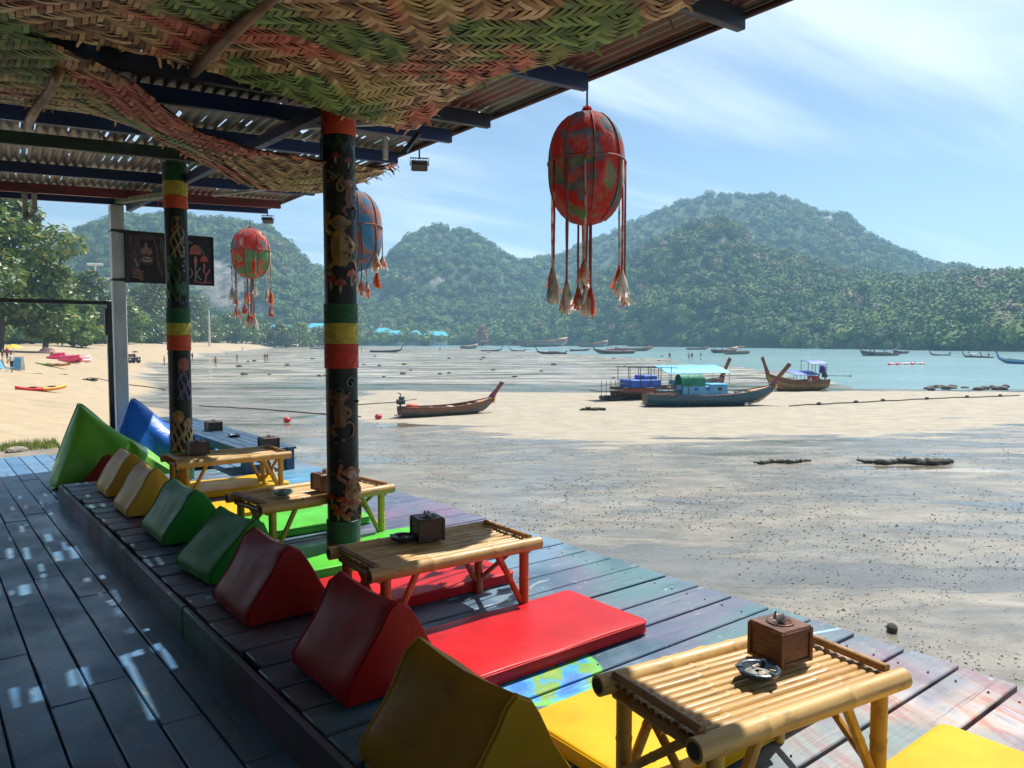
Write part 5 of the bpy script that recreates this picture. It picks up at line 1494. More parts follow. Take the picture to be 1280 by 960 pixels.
class Boat:
    def __init__(s, L, B, h): s.L, s.B, s.h = L, B, h
    def half(s, t): return s.B / 2 * (0.62 + .38 * math.sin(min(1, t / .45) * math.pi / 2)) * (1 if t < .5 else max(.02, 1 - ((t - .5) / .5) ** 2.2))
    def sheer(s, t): return s.h * (.80 + .12 * (1 - t) ** 2 + 1.0 * max(0, t - .35) ** 2.2 / .65 ** 2.2 * .72)
    def keel(s, t): return s.h * (.10 * max(0, .2 - t) / .2 + 1.15 * max(0, t - .72) ** 2 / .28 ** 2)
def longtail(name, stern, bow, B, h, mats, label, group=None, prow_h=1.2, detail=2, zoff=0.0, engine=True, cat="boat", prow_lean=.45, flip=False, thw=4, ribbons=(0, 3)):
    stern, bow = Vector(stern), Vector(bow); d = bow - stern; L = d.length
    e = empty(name, (stern.x, stern.y, min(stern.z, bow.z) + zoff), math.atan2(d.y, d.x), label, cat, group)
    bt = Boat(L, B, h); N = 20 if detail else 12
    hull_m, stripe_m, in_m, prow_m, rail_m = mats
    ts = [i / N for i in range(N + 1)]
    def sec(t, sc_=1.0, lift=0.0):
        b, k, s_ = bt.half(t) * sc_, bt.keel(t) + lift, bt.sheer(t)
        f = [(1, 1), (.97, .62), (.80, .28), (.42, .08), (0, 0)]
        r = [(b * a, min(s_, k + (s_ - k) * q)) for a, q in f]
        return r + [(-y, z) for y, z in reversed(r[:-1])]
    m = MB(); V = []
    for t in ts:
        for (y, z) in sec(t): V.append((t * L, y, z))
    n = 9; Fq = [(i * n + j, i * n + j + 1, (i + 1) * n + j + 1, (i + 1) * n + j) for i in range(N) for j in range(n - 1)]
    Fq.append(tuple(range(n)))
    m.add(V, Fq).build("hull", hull_m, e, 50)
    # inside planking
    V = []; fl = .26 * h
    for t in ts:
        b = max(.01, bt.half(t) - .05); s_ = bt.sheer(t) - .004; k = max(bt.keel(t) + .05, fl)
        k = min(k, s_ - .01)
        V += [(t * L, b, s_), (t * L, b * .93, (s_ + k) / 2), (t * L, b * .8, k), (t * L, -b * .8, k), (t * L, -b * .93, (s_ + k) / 2), (t * L, -b, s_)]
    n = 6; MB().add(V, [(i * n + j + 1, i * n + j, (i + 1) * n + j, (i + 1) * n + j + 1) for i in range(N) for j in range(n - 1)] + [tuple(range(n - 1, -1, -1))]).build("inner_hull", in_m, e, 50)
    for sgn in (-1, 1):
        # painted upper strake, proud of the hull
        V = []
        for t in ts:
            b, k, s_ = bt.half(t) + .012, bt.keel(t), bt.sheer(t); z0 = k + (s_ - k) * .66
            V += [(t * L, sgn * b, s_ + .004), (t * L, sgn * (b * .985 + .004), z0), (t * L, sgn * (b * .97 - .02), z0), (t * L, sgn * (b - .06 if b > .08 else .004), s_ + .004)]
        MB().add(V, [(i * 4 + j, i * 4 + (j + 1) % 4, (i + 1) * 4 + (j + 1) % 4, (i + 1) * 4 + j) for i in range(N) for j in range(4)]).build("strake", stripe_m, e, 50)
        MB().tube([(t * L, sgn * (bt.half(t) - .005), bt.sheer(t) + .02) for t in ts], .028 * (h / .8), 6).build("gunwale", rail_m, e, True)
    # foredeck
    fd = [t for t in ts if t >= .76]
    V = []
    for t in fd: V += [(t * L, max(.01, bt.half(t) - .02), bt.sheer(t) - .02), (t * L, 0, bt.sheer(t) + .02), (t * L, -max(.01, bt.half(t) - .02), bt.sheer(t) - .02)]
    MB().add(V, [(i * 3 + j, (i + 1) * 3 + j, (i + 1) * 3 + j + 1, i * 3 + j + 1) for i in range(len(fd) - 1) for j in range(2)]).build("foredeck", WOODL, e, True)
    # tall prow board
    x0, z0 = L * .985, bt.sheer(1.0); pl = prow_lean * prow_h
    prof = [(x0 - .22, z0 - .3 * h), (x0 + .0, z0 - .3 * h), (x0 + pl * .5 + .07, z0 + prow_h * .45), (x0 + pl + .15, z0 + prow_h * .95), (x0 + pl - .07, z0 + prow_h * 1.05), (x0 + pl * .5 - .1, z0 + prow_h * .56), (x0 - .25, z0 + .05)]
    M = Matrix(((1, 0, 0, 0), (0, 0, -1, .05), (0, 1, 0, 0), (0, 0, 0, 1)))
    pr = MB().prism(prof, .10, M).build("prow", prow_m, e)
    if detail:
        for k, ci in enumerate(ribbons):
            z = z0 + prow_h * (.08 + .12 * k); x = x0 + pl * (.08 + .12 * k) - .03
            MB().tube([(x + .12 * math.cos(a), .09 * math.sin(a), z + .02 * math.cos(a)) for a in [i * .785 for i in range(9)]], .045, 6).build("garland", RIBC[ci], pr, True)
            mm = MB()
            for q in range(4):
                yy = -.07 + .05 * q; xx = x - .05 + .05 * q
                mm.add([(xx, yy - .04, z), (xx + .06, yy + .03, z), (xx + .05, yy + .05, z - .32), (xx - .02, yy - .03, z - .38), (xx + .03, yy, z - .55)], [(0, 1, 2, 3), (3, 2, 4)])
            mm.build("ribbon", RIBC[(ci + 1) % 6], pr)
    for k in range(thw):
        t = .16 + .58 * k / max(1, thw - 1)
        MB().box((t * L, 0, bt.sheer(t) - .10 * h), (.16 if k % 2 else .26, 2 * bt.half(t) - .1, .03), None, .004).build("thwart", WOODL if k % 2 else WHITEM, e)
    if detail > 1:
        for k in range(12):
            t = .12 + .62 * k / 11
            for sgn in (-1, 1): MB().box((t * L, sgn * (bt.half(t) - .065), bt.sheer(t) - .24 * h), (.05, .035, .4 * h)).build("rib", WOODH, e)
        MB().tube([(L * .02, 0, .25 * h), (-.12, .1, .3 * h), (-.3, .0, .32 * h), (-.2, -.2, .2 * h), (0, -.15, .3 * h)], .03, 6).build("rudder_hoop", WHITEM, e, True)
    if engine:
        zc = bt.sheer(.03) + .30
        en = MB().box((.05, 0, zc), (.42, .3, .26), None, .04).box((.1, 0, zc + .2), (.26, .22, .16), None, .03).build("engine", ENG, e)
        MB().tube([(.08, .1, zc + .25), (.08, .12, zc + .42), (-.05, .16, zc + .46)], .03, 7).build("exhaust", BLACK, en)
        MB().tube([(0, 0, bt.sheer(.03) - .1), (.03, 0, zc - .1)], .05, 8).build("pivot", ENG, en)
        sl = -2.6 if detail > 1 else -1.8
        MB().tube([(-.1, 0, zc), (sl, .15, zc - .06)], .028, 7).build("shaft", BLACK, en)
        pp = MB()
        for a in (0, 2.09, 4.19): pp.box((sl, .15 + .07 * math.cos(a), zc - .06 + .07 * math.sin(a)), (.012, .12, .05), rotx(a))
        pp.build("propeller", BLACK, en)
        MB().tube([(.2, 0, zc + .05), (.9, -.1, zc + .12)], .018, 6).build("tiller", BLACK, en)
    return e, bt
def awning(e, x0, x1, y, z, m, post_z, bow_=.06, name="awning", tilt=0.0):
    V = []; n = 8
    for i in range(n + 1):
        yy = -y + 2 * y * i / n; zz2 = z + bow_ * math.cos(math.pi * (i / n - .5)) + tilt * yy / y
        V += [(x0, yy, zz2), (x1, yy, zz2 - .02), (x1, yy, zz2 + .015), (x0, yy, zz2 + .035)]
    a = MB().add(V, [(i * 4 + j, i * 4 + (j + 1) % 4, (i + 1) * 4 + (j + 1) % 4, (i + 1) * 4 + j) for i in range(n) for j in range(4)] + [(0, 1, 2, 3), tuple(n * 4 + j for j in (3, 2, 1, 0))]).build(name, m, e, 40)
    for x in (x0 + .1, (x0 + x1) / 2, x1 - .1):
        for s in (-1, 1): MB().tube([(x, s * (y - .06), post_z), (x, s * (y - .06), z + .02 + tilt * s * .9)], .022, 6).build("awning_post", BLACK if m is not BCYAN else BLTB, e)
    return a
def G(px, py):
    z = 0.0
    for _ in range(4):
        p = gp(px, py, z); z = float(ground_fn(np.array([p.x]), np.array([p.y]))[0][0])
    return Vector((p.x, p.y, max(z, SEAZ)))
# 1 small wooden boat resting on the sandbar
b1, bt = longtail("longtail_boat", G(500, 522), G(618, 515), 1.35, .62, (HGREY, WOODH, WOODH, WOODR, WOODH), "small open wooden longtail boat with stern engine alone on the sandbar", prow_h=.78, zoff=-.05, ribbons=(3, 0), prow_lean=.7)
MB().box((bt.L * .13, .1, bt.h * .95), (.5, .5, .25), None, .05).build("fuel_can", ORNG, b1)
# 2 teal work boat with green hood and cyan awning
b2, bt = longtail("longtail_boat", G(806, 508), G(968, 506), 1.9, .85, (HTEAL, HTEAL, WOODL, WOODH, WOODR), "teal and brown longtail boat with green hood and pale blue cabin", prow_h=1.3, zoff=-.06, engine=False, ribbons=(3, 0), prow_lean=.8)
L = bt.L
MB().box((L * .43, 0, 1.0), (L * .34, 1.25, .62), None, .05).build("cabin", BLTB, b2)
MB().box((L * .53, 0, 1.36), (L * .14, 1.2, .12), None, .04).build("cabin_lid", BCYAN, b2)
for k in range(3): MB().box((L * (.36 + .09 * k), -.63, 1.12), (.26, .03, .18), None, .004).build("hatch", BLACK if k == 2 else BBL, b2)
V = []
for i in range(9):
    a = math.pi * i / 8; V += [(L * .25, .6 * math.cos(a), 1.18 + .82 * max(.0, math.sin(a)) ** .5), (L * .43, .62 * math.cos(a), 1.2 + .80 * max(0, math.sin(a)) ** .5), (L * .40, .58 * math.cos(a), 1.18 + .75 * max(0, math.sin(a)) ** .5)]
MB().add(V, [(i * 3 + j, i * 3 + j + 1, i * 3 + j + 4, i * 3 + j + 3) for i in range(8) for j in range(2)]).build("hood", BGRN, b2, 50)
MB().box((L * .18, 0, 1.0), (L * .16, 1.1, .08), None, .02).build("stern_deck", HTEAL, b2)
for k in range(6): MB().tube([(L * (.05 + .05 * k), -.7, .8), (L * (.05 + .05 * k), -.7, 1.35)], .018, 6).build("stanchion", HDARK, b2)
MB().tube([(L * .03, -.7, 1.35), (L * .33, -.7, 1.4)], .02, 6).build("handrail", HDARK, b2)
for k in range(4): MB().box((L * (.62 + .045 * k), rng.uniform(-.3, .3), .78), (.3, .35, .22), rotz(k), .05).build("net_bundle", (WOODL, WHITEM, HGREY, BLTB)[k], b2)
MB().ball((L * .74, -.7, .16), .14).build("fender", WHITEM, b2, True)
# 3 blue framed boat just behind it
b3, bt = longtail("longtail_boat", G(768, 500), G(905, 495), 2.0, .95, (HDARK, WOODR, WOODL, WOODH, HDARK), "dark longtail boat with royal blue cabin, pole frame and orange garlands on its prow", prow_h=1.3, zoff=-.05, engine=False, ribbons=(1, 2))
L = bt.L
MB().box((L * .22, 0, 1.12), (L * .26, 1.5, .55), None, .05).build("cabin", BBL, b3)
MB().box((L * .27, 0, 1.5), (L * .12, 1.2, .35), None, .05).build("wheelhouse", BBL, b3)
for k in range(5):
    for s in (-1, 1): MB().tube([(L * (.08 + .09 * k), s * .75, .85), (L * (.08 + .09 * k), s * .75, 2.25)], .024, 6).build("frame_post", HDARK, b3)
for s in (-1, 1): MB().tube([(L * .06, s * .75, 2.25), (L * .50, s * .75, 2.15)], .024, 6).build("frame_rail", HDARK, b3)
MB().box((-.7, 0, .72), (1.7, 1.5, .06), None, .01).build("stern_platform", HGREY, b3)
for k in range(5): MB().tube([(-1.4 + .35 * k, -.7, .3), (-1.4 + .35 * k, -.7, 1.4)], .02, 6).build("stanchion", HGREY, b3)
MB().tube([(-1.5, -.7, 1.1), (.3, -.7, 1.2)], .02, 6).build("handrail", HGREY, b3)
for k in range(3): MB().tube([(-.6 + .3 * k, -.8, .2), (-.6 + .3 * k, .8, .2)], .14, 10).build("roller", HDARK, b3, True)
awning(b3, L * .40, L * .98, .95, 2.0, BCYAN, .95, .06, tilt=.25)
MB().box((L * .62, 0, 1.1), (L * .2, 1.3, .3), None, .06).build("deck_cover", BLTB, b3)
# 4 tan boat with blue awning behind, bow towards the others
b4, bt = longtail("longtail_boat", G(1031, 487), G(957, 489), 1.9, 1.0, (HTAN, WOODH, WOODL, WOODR, WOODH), "tan wooden longtail boat with blue awnings and purple wrapped engine", prow_h=1.3, zoff=-.05, ribbons=(0, 3), prow_lean=.35)
L = bt.L
awning(b4, L * .22, L * .62, .85, 1.5, BBL, .9, .05, tilt=-.15)
awning(b4, L * .06, L * .34,   .7, 2.35, BBL, 1.0, .1, "sun_awning", tilt=-.12)
MB().box((L * .05, 0, 1.75), (.5, .5, .7), None, .15).build("engine_cover", pm("purple_cloth", lin(90, 70, 160), lin(60, 50, 120), 10, .8), b4)
MB().box((L * .38, .9, .95), (.12, .1, .5), None, .04).build("fender", WHITEM, b4)
MB().box((L * .2, 0, 1.1), (.5, .9, .3), None, .05).build("seat_box", ORNG, b4)

# far boats, bow pixel first
FB = "longtail boats moored far across the flats"; FA = "longtail boats afloat off the headland"
LAB_B = "distant dark longtail boat resting at the water line before the wooded shore"; LAB_A = "distant longtail boat with upright prow afloat off the headland"
sets = [(HGREY, WOODH, WOODL, WOODR, WOODH), (HDARK, HTEAL, WOODL, WOODR, WOODH), (WOODR, HDARK, WOODL, WOODR, WHITEM), (HTEAL, WOODR, WOODL, WOODH, WOODH), (HDARK, WOODH, WOODL, WOODR, WHITEM)]
far_list = [(412, 387, 436, FB), (503, 462, 440.5, FB), (602, 573, 436, FB), (627, 602, 439, FB), (638, 656, 439, FB), (700, 664, 436, FB), (671, 708, 442.5, FB), (735, 717, 440, FB), (757, 729, 437, FB), (743, 790, 443, FB), (810, 777, 441, FB), (545, 518, 433.5, FB), (655, 628, 434, FB),
            (882, 863, 441, FA), (925, 889, 444, FA), (903, 933, 446, FA), (1075, 1106, 450, FA), (1087, 1112, 449, FA), (1093, 1121, 450.5, FA), (1110, 1139, 448.5, FA), (1162, 1188, 450.5, FA), (1202, 1228, 453, FA), (1212, 1236, 452, FA), (1223, 1244, 453, FA)]
def flabel(i, gr):
    hull = ("grey", "dark and teal", "red brown", "teal and brown", "black and brown")[i % 5]
    x = " with orange cargo" if i == 6 else " with pink cargo" if i == 9 else " under a small %s awning" % ("pale blue", "white", "blue", "orange")[i % 4] if i % 3 == 0 else " with bare engine" if i % 2 == 0 else " without awning"
    return "distant %s longtail boat%s %s" % (hull, x, "before the wooded shore" if gr is FB else "afloat off the headland")
for i, (pb, ps, py, gr) in enumerate(far_list):
    bow, st = G(pb, py), G(ps, py)
    bow.z = st.z = max(bow.z, SEAZ)
    # swing the boat a little so that it is not seen square on
    d = bow - st; L = d.length; a = rng.uniform(-.35, .35); d.rotate(Matrix.Rotation(a, 3, 'Z')); c = (bow + st) / 2
    e, bt = longtail("longtail_boat", c - d / 2 / math.cos(a), c + d / 2 / math.cos(a), L * .17, L * .062 + .15, sets[i % 5], flabel(i, gr), gr, prow_h=L * .13 + .3, detail=0, zoff=-.12, engine=(i % 2 == 0), thw=2)
    if i % 3 == 0:
        awning(e, L * .2, L * .6, L * .07, bt.h * 2.1, (BLTB, WHITEM, BBL, ORNG)[i % 4], bt.h * .8, .05)
    if i in (6, 9): MB().box((L * .45, 0, bt.h), (L * .4, L * .12, bt.h * .7), None, .05).build("cargo", (ORNG, RIBC[0])[i == 9], e)
e, bt = longtail("longtail_boat", G(1330, 461), G(1246, 459.5), 1.9, .9, (HBLUE, BLTB, WOODL, HBLUE, BLTB), "bright blue longtail boat afloat near the floating ropes", prow_h=1.0, detail=0, zoff=-.2)

# ================================================================== PEOPLE
SKIN = [pm("skin_%d" % i, lin(*c), None, 20, .55) for i, c in enumerate(((176, 122, 92), (140, 92, 66), (204, 156, 128)))]
CLO = [pm("cloth_%d" % i, lin(*c), None, 20, .85) for i, c in enumerate(((40, 44, 60), (150, 40, 44), (210, 208, 200), (40, 70, 110), (30, 30, 32), (196, 120, 60)))]
HAIR = pm("dark_hair", (.02, .016, .014, 1), (.03, .025, .02, 1), 30, .6)
def person(p, rz, label, seed, h=1.68, pose="stand", top=None, short=None, group=None):
    r = random.Random(seed); s = h / 1.7
    sw = {"stand": .06, "walk": .26}[pose]
    J = dict(pel=(0, 0, .93), wai=(0, 0, 1.08), che=(0, .0, 1.30), nec=(0, .0, 1.46), hea=(0, .02, 1.56), cro=(0, .015, 1.68))
    for k, sx in (("l", 1), ("r", -1)):
        st = sw if k == "l" else -sw
        J.update({"hip" + k: (sx * .09, 0, .90), "kne" + k: (sx * .10, st * .6 + .02, .49), "ank" + k: (sx * .10, st, .08), "toe" + k: (sx * .11, st + .14, .035),
                  "sho" + k: (sx * .17, 0, 1.40), "elb" + k: (sx * .24, -st * .4 - .02, 1.12), "wri" + k: (sx * .23, -st * .8 + .06, .87), "han" + k: (sx * .225, -st * .9 + .09, .76)})
    ed = [("pel", "wai"), ("wai", "che"), ("che", "nec"), ("nec", "hea"), ("hea", "cro")]
    for k in "lr": ed += [("pel", "hip" + k), ("hip" + k, "kne" + k), ("kne" + k, "ank" + k), ("ank" + k, "toe" + k), ("che", "sho" + k), ("sho" + k, "elb" + k), ("elb" + k, "wri" + k), ("wri" + k, "han" + k)]
    rad = dict(pel=.13, wai=.12, che=.14, nec=.055, hea=.095, cro=.075, hip=.085, kne=.055, ank=.038, toe=.035, sho=.06, elb=.042, wri=.03, han=.036)
    names = list(J); me = bpy.data.meshes.new("body"); me.from_pydata([tuple(c * s for c in J[n]) for n in names], [(names.index(a), names.index(b)) for a, b in ed], [])
    o = bpy.data.objects.new("person_tmp", me); COL.objects.link(o)
    o.modifiers.new("skin", 'SKIN')
    for i, n in enumerate(names):
        q = rad[n if n in rad else n[:3]] * s; me.skin_vertices[0].data[i].radius = (q, q * .8)
    me.skin_vertices[0].data[0].use_root = True
    o.modifiers.new("sub", 'SUBSURF').levels = 1
    dg = bpy.context.evaluated_depsgraph_get(); m2 = bpy.data.meshes.new_from_object(o.evaluated_get(dg))
    bpy.data.objects.remove(o); bpy.data.meshes.remove(me)
    m2.materials.clear()
    for m in (SKIN[seed % 3], CLO[short if short is not None else seed % 6], CLO[top] if top is not None else SKIN[seed % 3], HAIR): m2.materials.append(m)
    for pl in m2.polygons:
        c = pl.center; z = c.z / s
        pl.material_index = 1 if .55 < z < 1.0 and abs(c.x) < .19 * s else 2 if 1.0 <= z < 1.45 and abs(c.x) < .26 * s and (z > 1.05 or abs(c.x) < .2 * s) else 3 if z > 1.60 or (z > 1.5 and c.y < -.02 * s) else 0
        pl.use_smooth = True
    m2.name = "person"
    ob = link_mesh("person", m2, None, p, (0, 0, rz)); tag(ob, label, "person", group)
    return ob
p = G(156, 449); person(p, 2.6, "bare chested person in dark shorts walking on the sand beside the white post", 0, 1.72, "walk", None, 4)
p = G(168, 449.5); person(p, 3.0, "person in dark clothes walking under a small umbrella on the sand", 1, 1.65, "walk", 4, 4)
um = empty("umbrella", (p.x + .12, p.y, p.z), 0, "small dark umbrella held by the walking person on the sand", "umbrella")
MB().tube([(0, 0, .85), (0, 0, 1.85)], .012, 6).build("shaft", BLACK, um)
mm = MB().lathe([(.5, 1.72), (.4, 1.82), (.2, 1.9), (.01, 1.92)], 12); mm.f = mm.f[:-2]; mm.build("canopy", CLO[0], um, True)
PG = "bathers far out on the wet flats"
for i, (px, py) in enumerate(((861, 451), (865, 451), (876, 451), (837, 451), (269, 437), (303, 437), (296, 434.5), (331, 433), (334, 433), (550, 440), (453 - 1, 441))):
    person(G(px, py), rng.uniform(0, 6), "tiny bather standing far out on the wet tidal flat", i + 2, 1.7, "walk" if i % 2 else "stand", (None, 4, 3, 1)[i % 4], i % 6, PG)
PBG = "people by the trees at the beach stand"
for i, (px, py) in enumerate(((3, 447), (9, 446), (14, 444), (213 - 3, 433), (240, 432), (205, 434))):
    person(G(px, py), rng.uniform(0, 6), "person standing on the dry sand near the beach trees", i + 20, 1.7, "stand", i % 6, (i + 2) % 6, PBG)

# ================================================================== BEACH THINGS
def kayak(p, rz, L, m1, m2, label):
    e = empty("kayak", p, rz, label, "kayak", "kayaks on the sand")
    def half(t): return .36 * math.sin(math.pi * min(1, max(0, t))) ** .6
    for part, t0, t1, m in (("hull", 0, .5, m1), ("hull", .5, 1.0, m2)):
        V = []; N = 12
        for i in range(N + 1):
            t = t0 + (t1 - t0) * i / N; b = max(.01, half(t)); r_ = .16 * abs(2 * t - 1) ** 3
            for a in range(10):
                q = 2 * math.pi * a / 10; V.append(((t - .5) * L, b * math.cos(q), .17 + r_ + .16 * math.sin(q) * (1 if math.sin(q) < 0 else .7)))
        MB().add(V, [(i * 10 + j, (i + 1) * 10 + j, (i + 1) * 10 + (j + 1) % 10, i * 10 + (j + 1) % 10) for i in range(N) for j in range(10)]).build(part, m, e, True)
    for x in (-.5, .6): MB().lathe([(.01, .262), (.2, .268), (.27, .30), (.24, .305), (.18, .284), (.01, .278)], 14, (x, 0, .01)).build("seat_well", HDARK, e, True)
    return e
KR = pm("kayak_red", lin(214, 40, 30), lin(190, 34, 30), 3, .35); KY = pm("kayak_yellow", lin(236, 170, 30), lin(220, 140, 30), 3, .35); KG = pm("kayak_green", lin(120, 150, 60), lin(96, 124, 50), 3, .4); KT = pm("kayak_tan", lin(190, 130, 70), lin(160, 106, 60), 3, .4)
a, b = G(19, 487), G(83, 492); c = (a + b) / 2; kayak(c, math.atan2(b.y - a.y, b.x - a.x), (b - a).length, KR, KY, "red and yellow kayak lying alone on the dry sand")
a, b = G(44, 446), G(88, 450); c = (a + b) / 2; kayak(c, math.atan2(b.y - a.y, b.x - a.x), min(6, (b - a).length), KG, KT, "green and tan kayak on the sand before the pink inflatables")
PINK = pm("pink_inflatable", lin(236, 60, 110), lin(220, 50, 96), 6, .4); PALE = pm("pale_inflatable", lin(230, 190, 190), lin(220, 170, 150), 6, .4); YELT = pm("yellow_tarp", lin(226, 190, 40), lin(210, 170, 40), 6, .6)
for i, (p0, p1, py, m, lab) in enumerate(((50, 66, 435, PALE, "pale pink inflatable banana boat under the big tree"), (62, 80, 437, PINK, "hot pink inflatable banana boat on the sand under the big tree"), (78, 98, 437.5, PINK, "long pink inflatable banana boat pulled up beside the hot pink one"), (96, 112, 437, PALE, "cream inflatable ring boat at the end of the inflatables"))):
    a, b = G(p0, py), G(p1, py); c = (a + b) / 2; d = b - a
    e = empty("inflatable_boat", c, math.atan2(d.y, d.x) , lab, "inflatable", "beach inflatables"); L = min(7, d.length)
    for s in (-1, 1): MB().tube([(-L / 2, s * .4, .3), (-L * .3, s * .45, .22), (L * .3, s * .45, .22), (L / 2, s * .3, .5)], [.15, .24, .24, .14], 9).build("side_tube", m, e, True)
    MB().tube([(-L * .45, 0, .5), (0, 0, .55), (L * .4, 0, .6), (L / 2, 0, .9)], [.2, .3, .3, .12], 9).build("seat_tube", m, e, True)
    for k in range(3): MB().tube([(-L * .25 + k * L * .22, -.2, .88), (-L * .25 + k * L * .22, 0, 1.0), (-L * .25 + k * L * .22, .2, .88)], .04, 6).build("handle", WHITEM, e, True)
p = G(22, 441); e = empty("sandwich_board", p, -.5, "blue and white sandwich board standing on the sand", "sign")
for s in (-1, 1): MB().box((0, s * .25, .62), (.85, .04, 1.25), rotx(s * .2), .01).build("panel", WHITEM, e); 
MB().box((0, -.32, .62), (.72, .01, 1.0), rotx(-.2)).build("poster", BLTB, e)
p = G(17, 441); e = empty("market_umbrella", p, 0, "yellow beach umbrella by the sandwich board", "umbrella")
MB().tube([(0, 0, 0), (0, 0, 2.2)], .03, 8).build("pole", WHITEM, e); mm = MB().lathe([(.75, 1.85), (.5, 2.0), (.2, 2.15), (.02, 2.2)], 10); mm.f = mm.f[:-2]; mm.build("canopy", YELT, e)
for i, px in enumerate((4, 12)):
    p = G(px, 452); e = empty("beach_chair", p, .6 + i, "pale folding beach chair on the sand below the umbrella", "chair", "beach chairs")
    MB().box((0, 0, .35), (.55, .6, .04), rotx(.1), .01).build("seat", BLTB, e); MB().box((0, .42, .65), (.55, .04, .75), rotx(-.45), .01).build("backrest", BLTB, e)
    for sx in (-1, 1):
        for sy in (-1, 1): MB().tube([(sx * .25, sy * .25, 0), (sx * .25, -sy * .1, .4)], .015, 6).build("leg", WHITEM, e)
def log(p, L, r, rz, label, m, seed, cat="log"):
    rr = random.Random(seed); e = None
    N_ = 26
    pts = [(-L / 2 + L * i / N_, rr.uniform(-.02, .02) * L + .05 * L * math.sin(i * .5 + seed), r * .6 + rr.uniform(-.3, .35) * r) for i in range(N_ + 1)]
    m_ = MB().tube(pts, [r * (.35 + .65 * math.sin(math.pi * (i + 1) / (N_ + 2))) * rr.uniform(.55, 1.4) for i in range(N_ + 1)], 9)
    for k in range(9):
        i = rr.randrange(2, N_ - 1); q = Vector(pts[i]); m_.tube([q, q + Vector((rr.uniform(-.15, .15), rr.uniform(-.15, .15), rr.uniform(.0, .12))) * (L / 2)], [r * .5, r * .08], 5)
    o = m_.build(cat if cat != "log" else "driftwood", m, None, True, p, (0, 0, rz)); tag(o, label, cat)
    return o
WEED = pm("weed_covered_wood", (.05, .042, .03, 1), (.09, .08, .055, 1), 7, .8, .8, .06)
p = G(978, 579); log(p, 2.0, .075, -YAW + .1, "thin weed covered log on the wet sand beside the long weedy heap", WEED, 3)
p = G(1133, 580); log(p, 3.1, .11, -YAW - .1, "long weed covered log lying in the shallow film of water", WEED, 8)
p = G(1160, 579); log((p.x, p.y - .2, p.z), 1.5, .12, -YAW + .3, "stubby forked log resting against the long weedy log", WEED, 12)
p = G(741, 513); log(p, 1.5, .12, -YAW, "short black log on the sandbar beside the teal boat", WEED, 4)
p = G(113, 476); log(p, 1.2, .12, -YAW, "short dark log half buried in the dry sand", WEED, 5)
p = G(180, 530); log(p, 2.0, .1, -YAW - .1, "flat dark plank of driftwood at the wet sand edge behind the blue beanbag", WEED, 6)
p = G(1115, 789); o = MB().ball((0, 0, .045), (.11, .075, .07), 12, 8).build("coconut_husk", WEED, None, True, p, (0, 0, .6)); tag(o, "dark coconut husk lying on the speckled sand beside the deck", "coconut")
REDBUOY = pm("red_buoy_plastic", lin(214, 40, 50), lin(180, 34, 44), 10, .45)
for px, py, lab in ((473, 524, "small red buoy at the stern of the lone wooden boat"), (359, 528, "small red buoy on the wet sand left of the lone wooden boat")):
    p = G(px, py); e = empty("buoy", p, 0, lab, "buoy"); MB().ball((0, 0, .13), (.2, .15, .14), 10, 8).build("float", REDBUOY, e, True); MB().tube([(.18, 0, .12), (.3, .04, .04), (.6, .1, .01)], .012, 5).build("tail_rope", WHITEM, e)
def rope(pts, r, label, floats=()):
    e = empty("mooring_rope", pts[0], 0, label, "rope"); o = pts[0]
    P = []
    for a, b in zip(pts[:-1], pts[1:]):
        for k in range(8):
            t = k / 8; q = a.lerp(b, t); z = float(ground_fn(np.array([q.x]), np.array([q.y]))[0][0]); P.append((q.x - o.x, q.y - o.y + .15 * math.sin(k * 2.1 + a.x), max(z, SEAZ) + .03 - o.z))
    MB().tube(P, r, 5).build("line", WEED, e)
    for k in floats: q = P[min(len(P) - 1, int(k * len(P)))]; MB().ball((q[0], q[1], q[2] + .05), (.22, .12, .1), 8, 6).build("float", WEED, e, True)
rope([G(985, 508), G(1080, 503), G(1180, 498), G(1290, 494)], .045, "dark mooring rope with weedy floats stretched over the sandbar", (.15, .3, .45, .62, .75, .9))
rope([G(250, 508), G(330, 512), G(470, 523)], .03, "thin dark rope running over the wet sand to the red buoy")
rope([G(30, 466), G(80, 469), G(150, 480), G(215, 487)], .04, "thin anchor rope drawn across the dry sand")
# floating line of pink buoys
e = empty("buoy_line", G(1112, 460), 0, "floating line of pink and white buoys off the sandbar", "buoys"); o = Vector(e.location); bb = G(1155, 460)
for k in range(14):
    q = Vector((o.x, o.y, SEAZ)).lerp(Vector((bb.x, bb.y, SEAZ)), k / 13) - o; MB().ball((q.x, q.y + .4 * math.sin(k), q.z + .12), (.42, .3, .25), 8, 6).build("buoy", (PINK, WHITEM, PALE)[k % 3], e, True)
ROCK = pm("dark_shore_rock", (.12, .11, .095, 1), (.07, .065, .055, 1), 3, .8, .9, .06)
def rock(p, s, label, group, seed, name="rock", m=None):
    bm = bmesh.new(); bmesh.ops.create_icosphere(bm, subdivisions=2, radius=1); r = random.Random(seed)
    l = [Vector((r.gauss(0, 1), r.gauss(0, 1), r.gauss(0, 1))).normalized() for _ in range(6)]
    for v in bm.verts:
        q = 1 + .25 * max(v.co.dot(a) for a in l) - .2; v.co = Vector((v.co.x * s[0], v.co.y * s[1], v.co.z * s[2])) * q + Vector((r.uniform(-.05, .05), r.uniform(-.05, .05), 0)) * s[0]
    me = bpy.data.meshes.new(name); bm.to_mesh(me); bm.free(); me.materials.append(m or ROCK)
    o = link_mesh(name, me, None, (p[0], p[1], p[2] + s[2] * .3), (0, 0, r.uniform(0, 6))); tag(o, label, "rock", group); return o
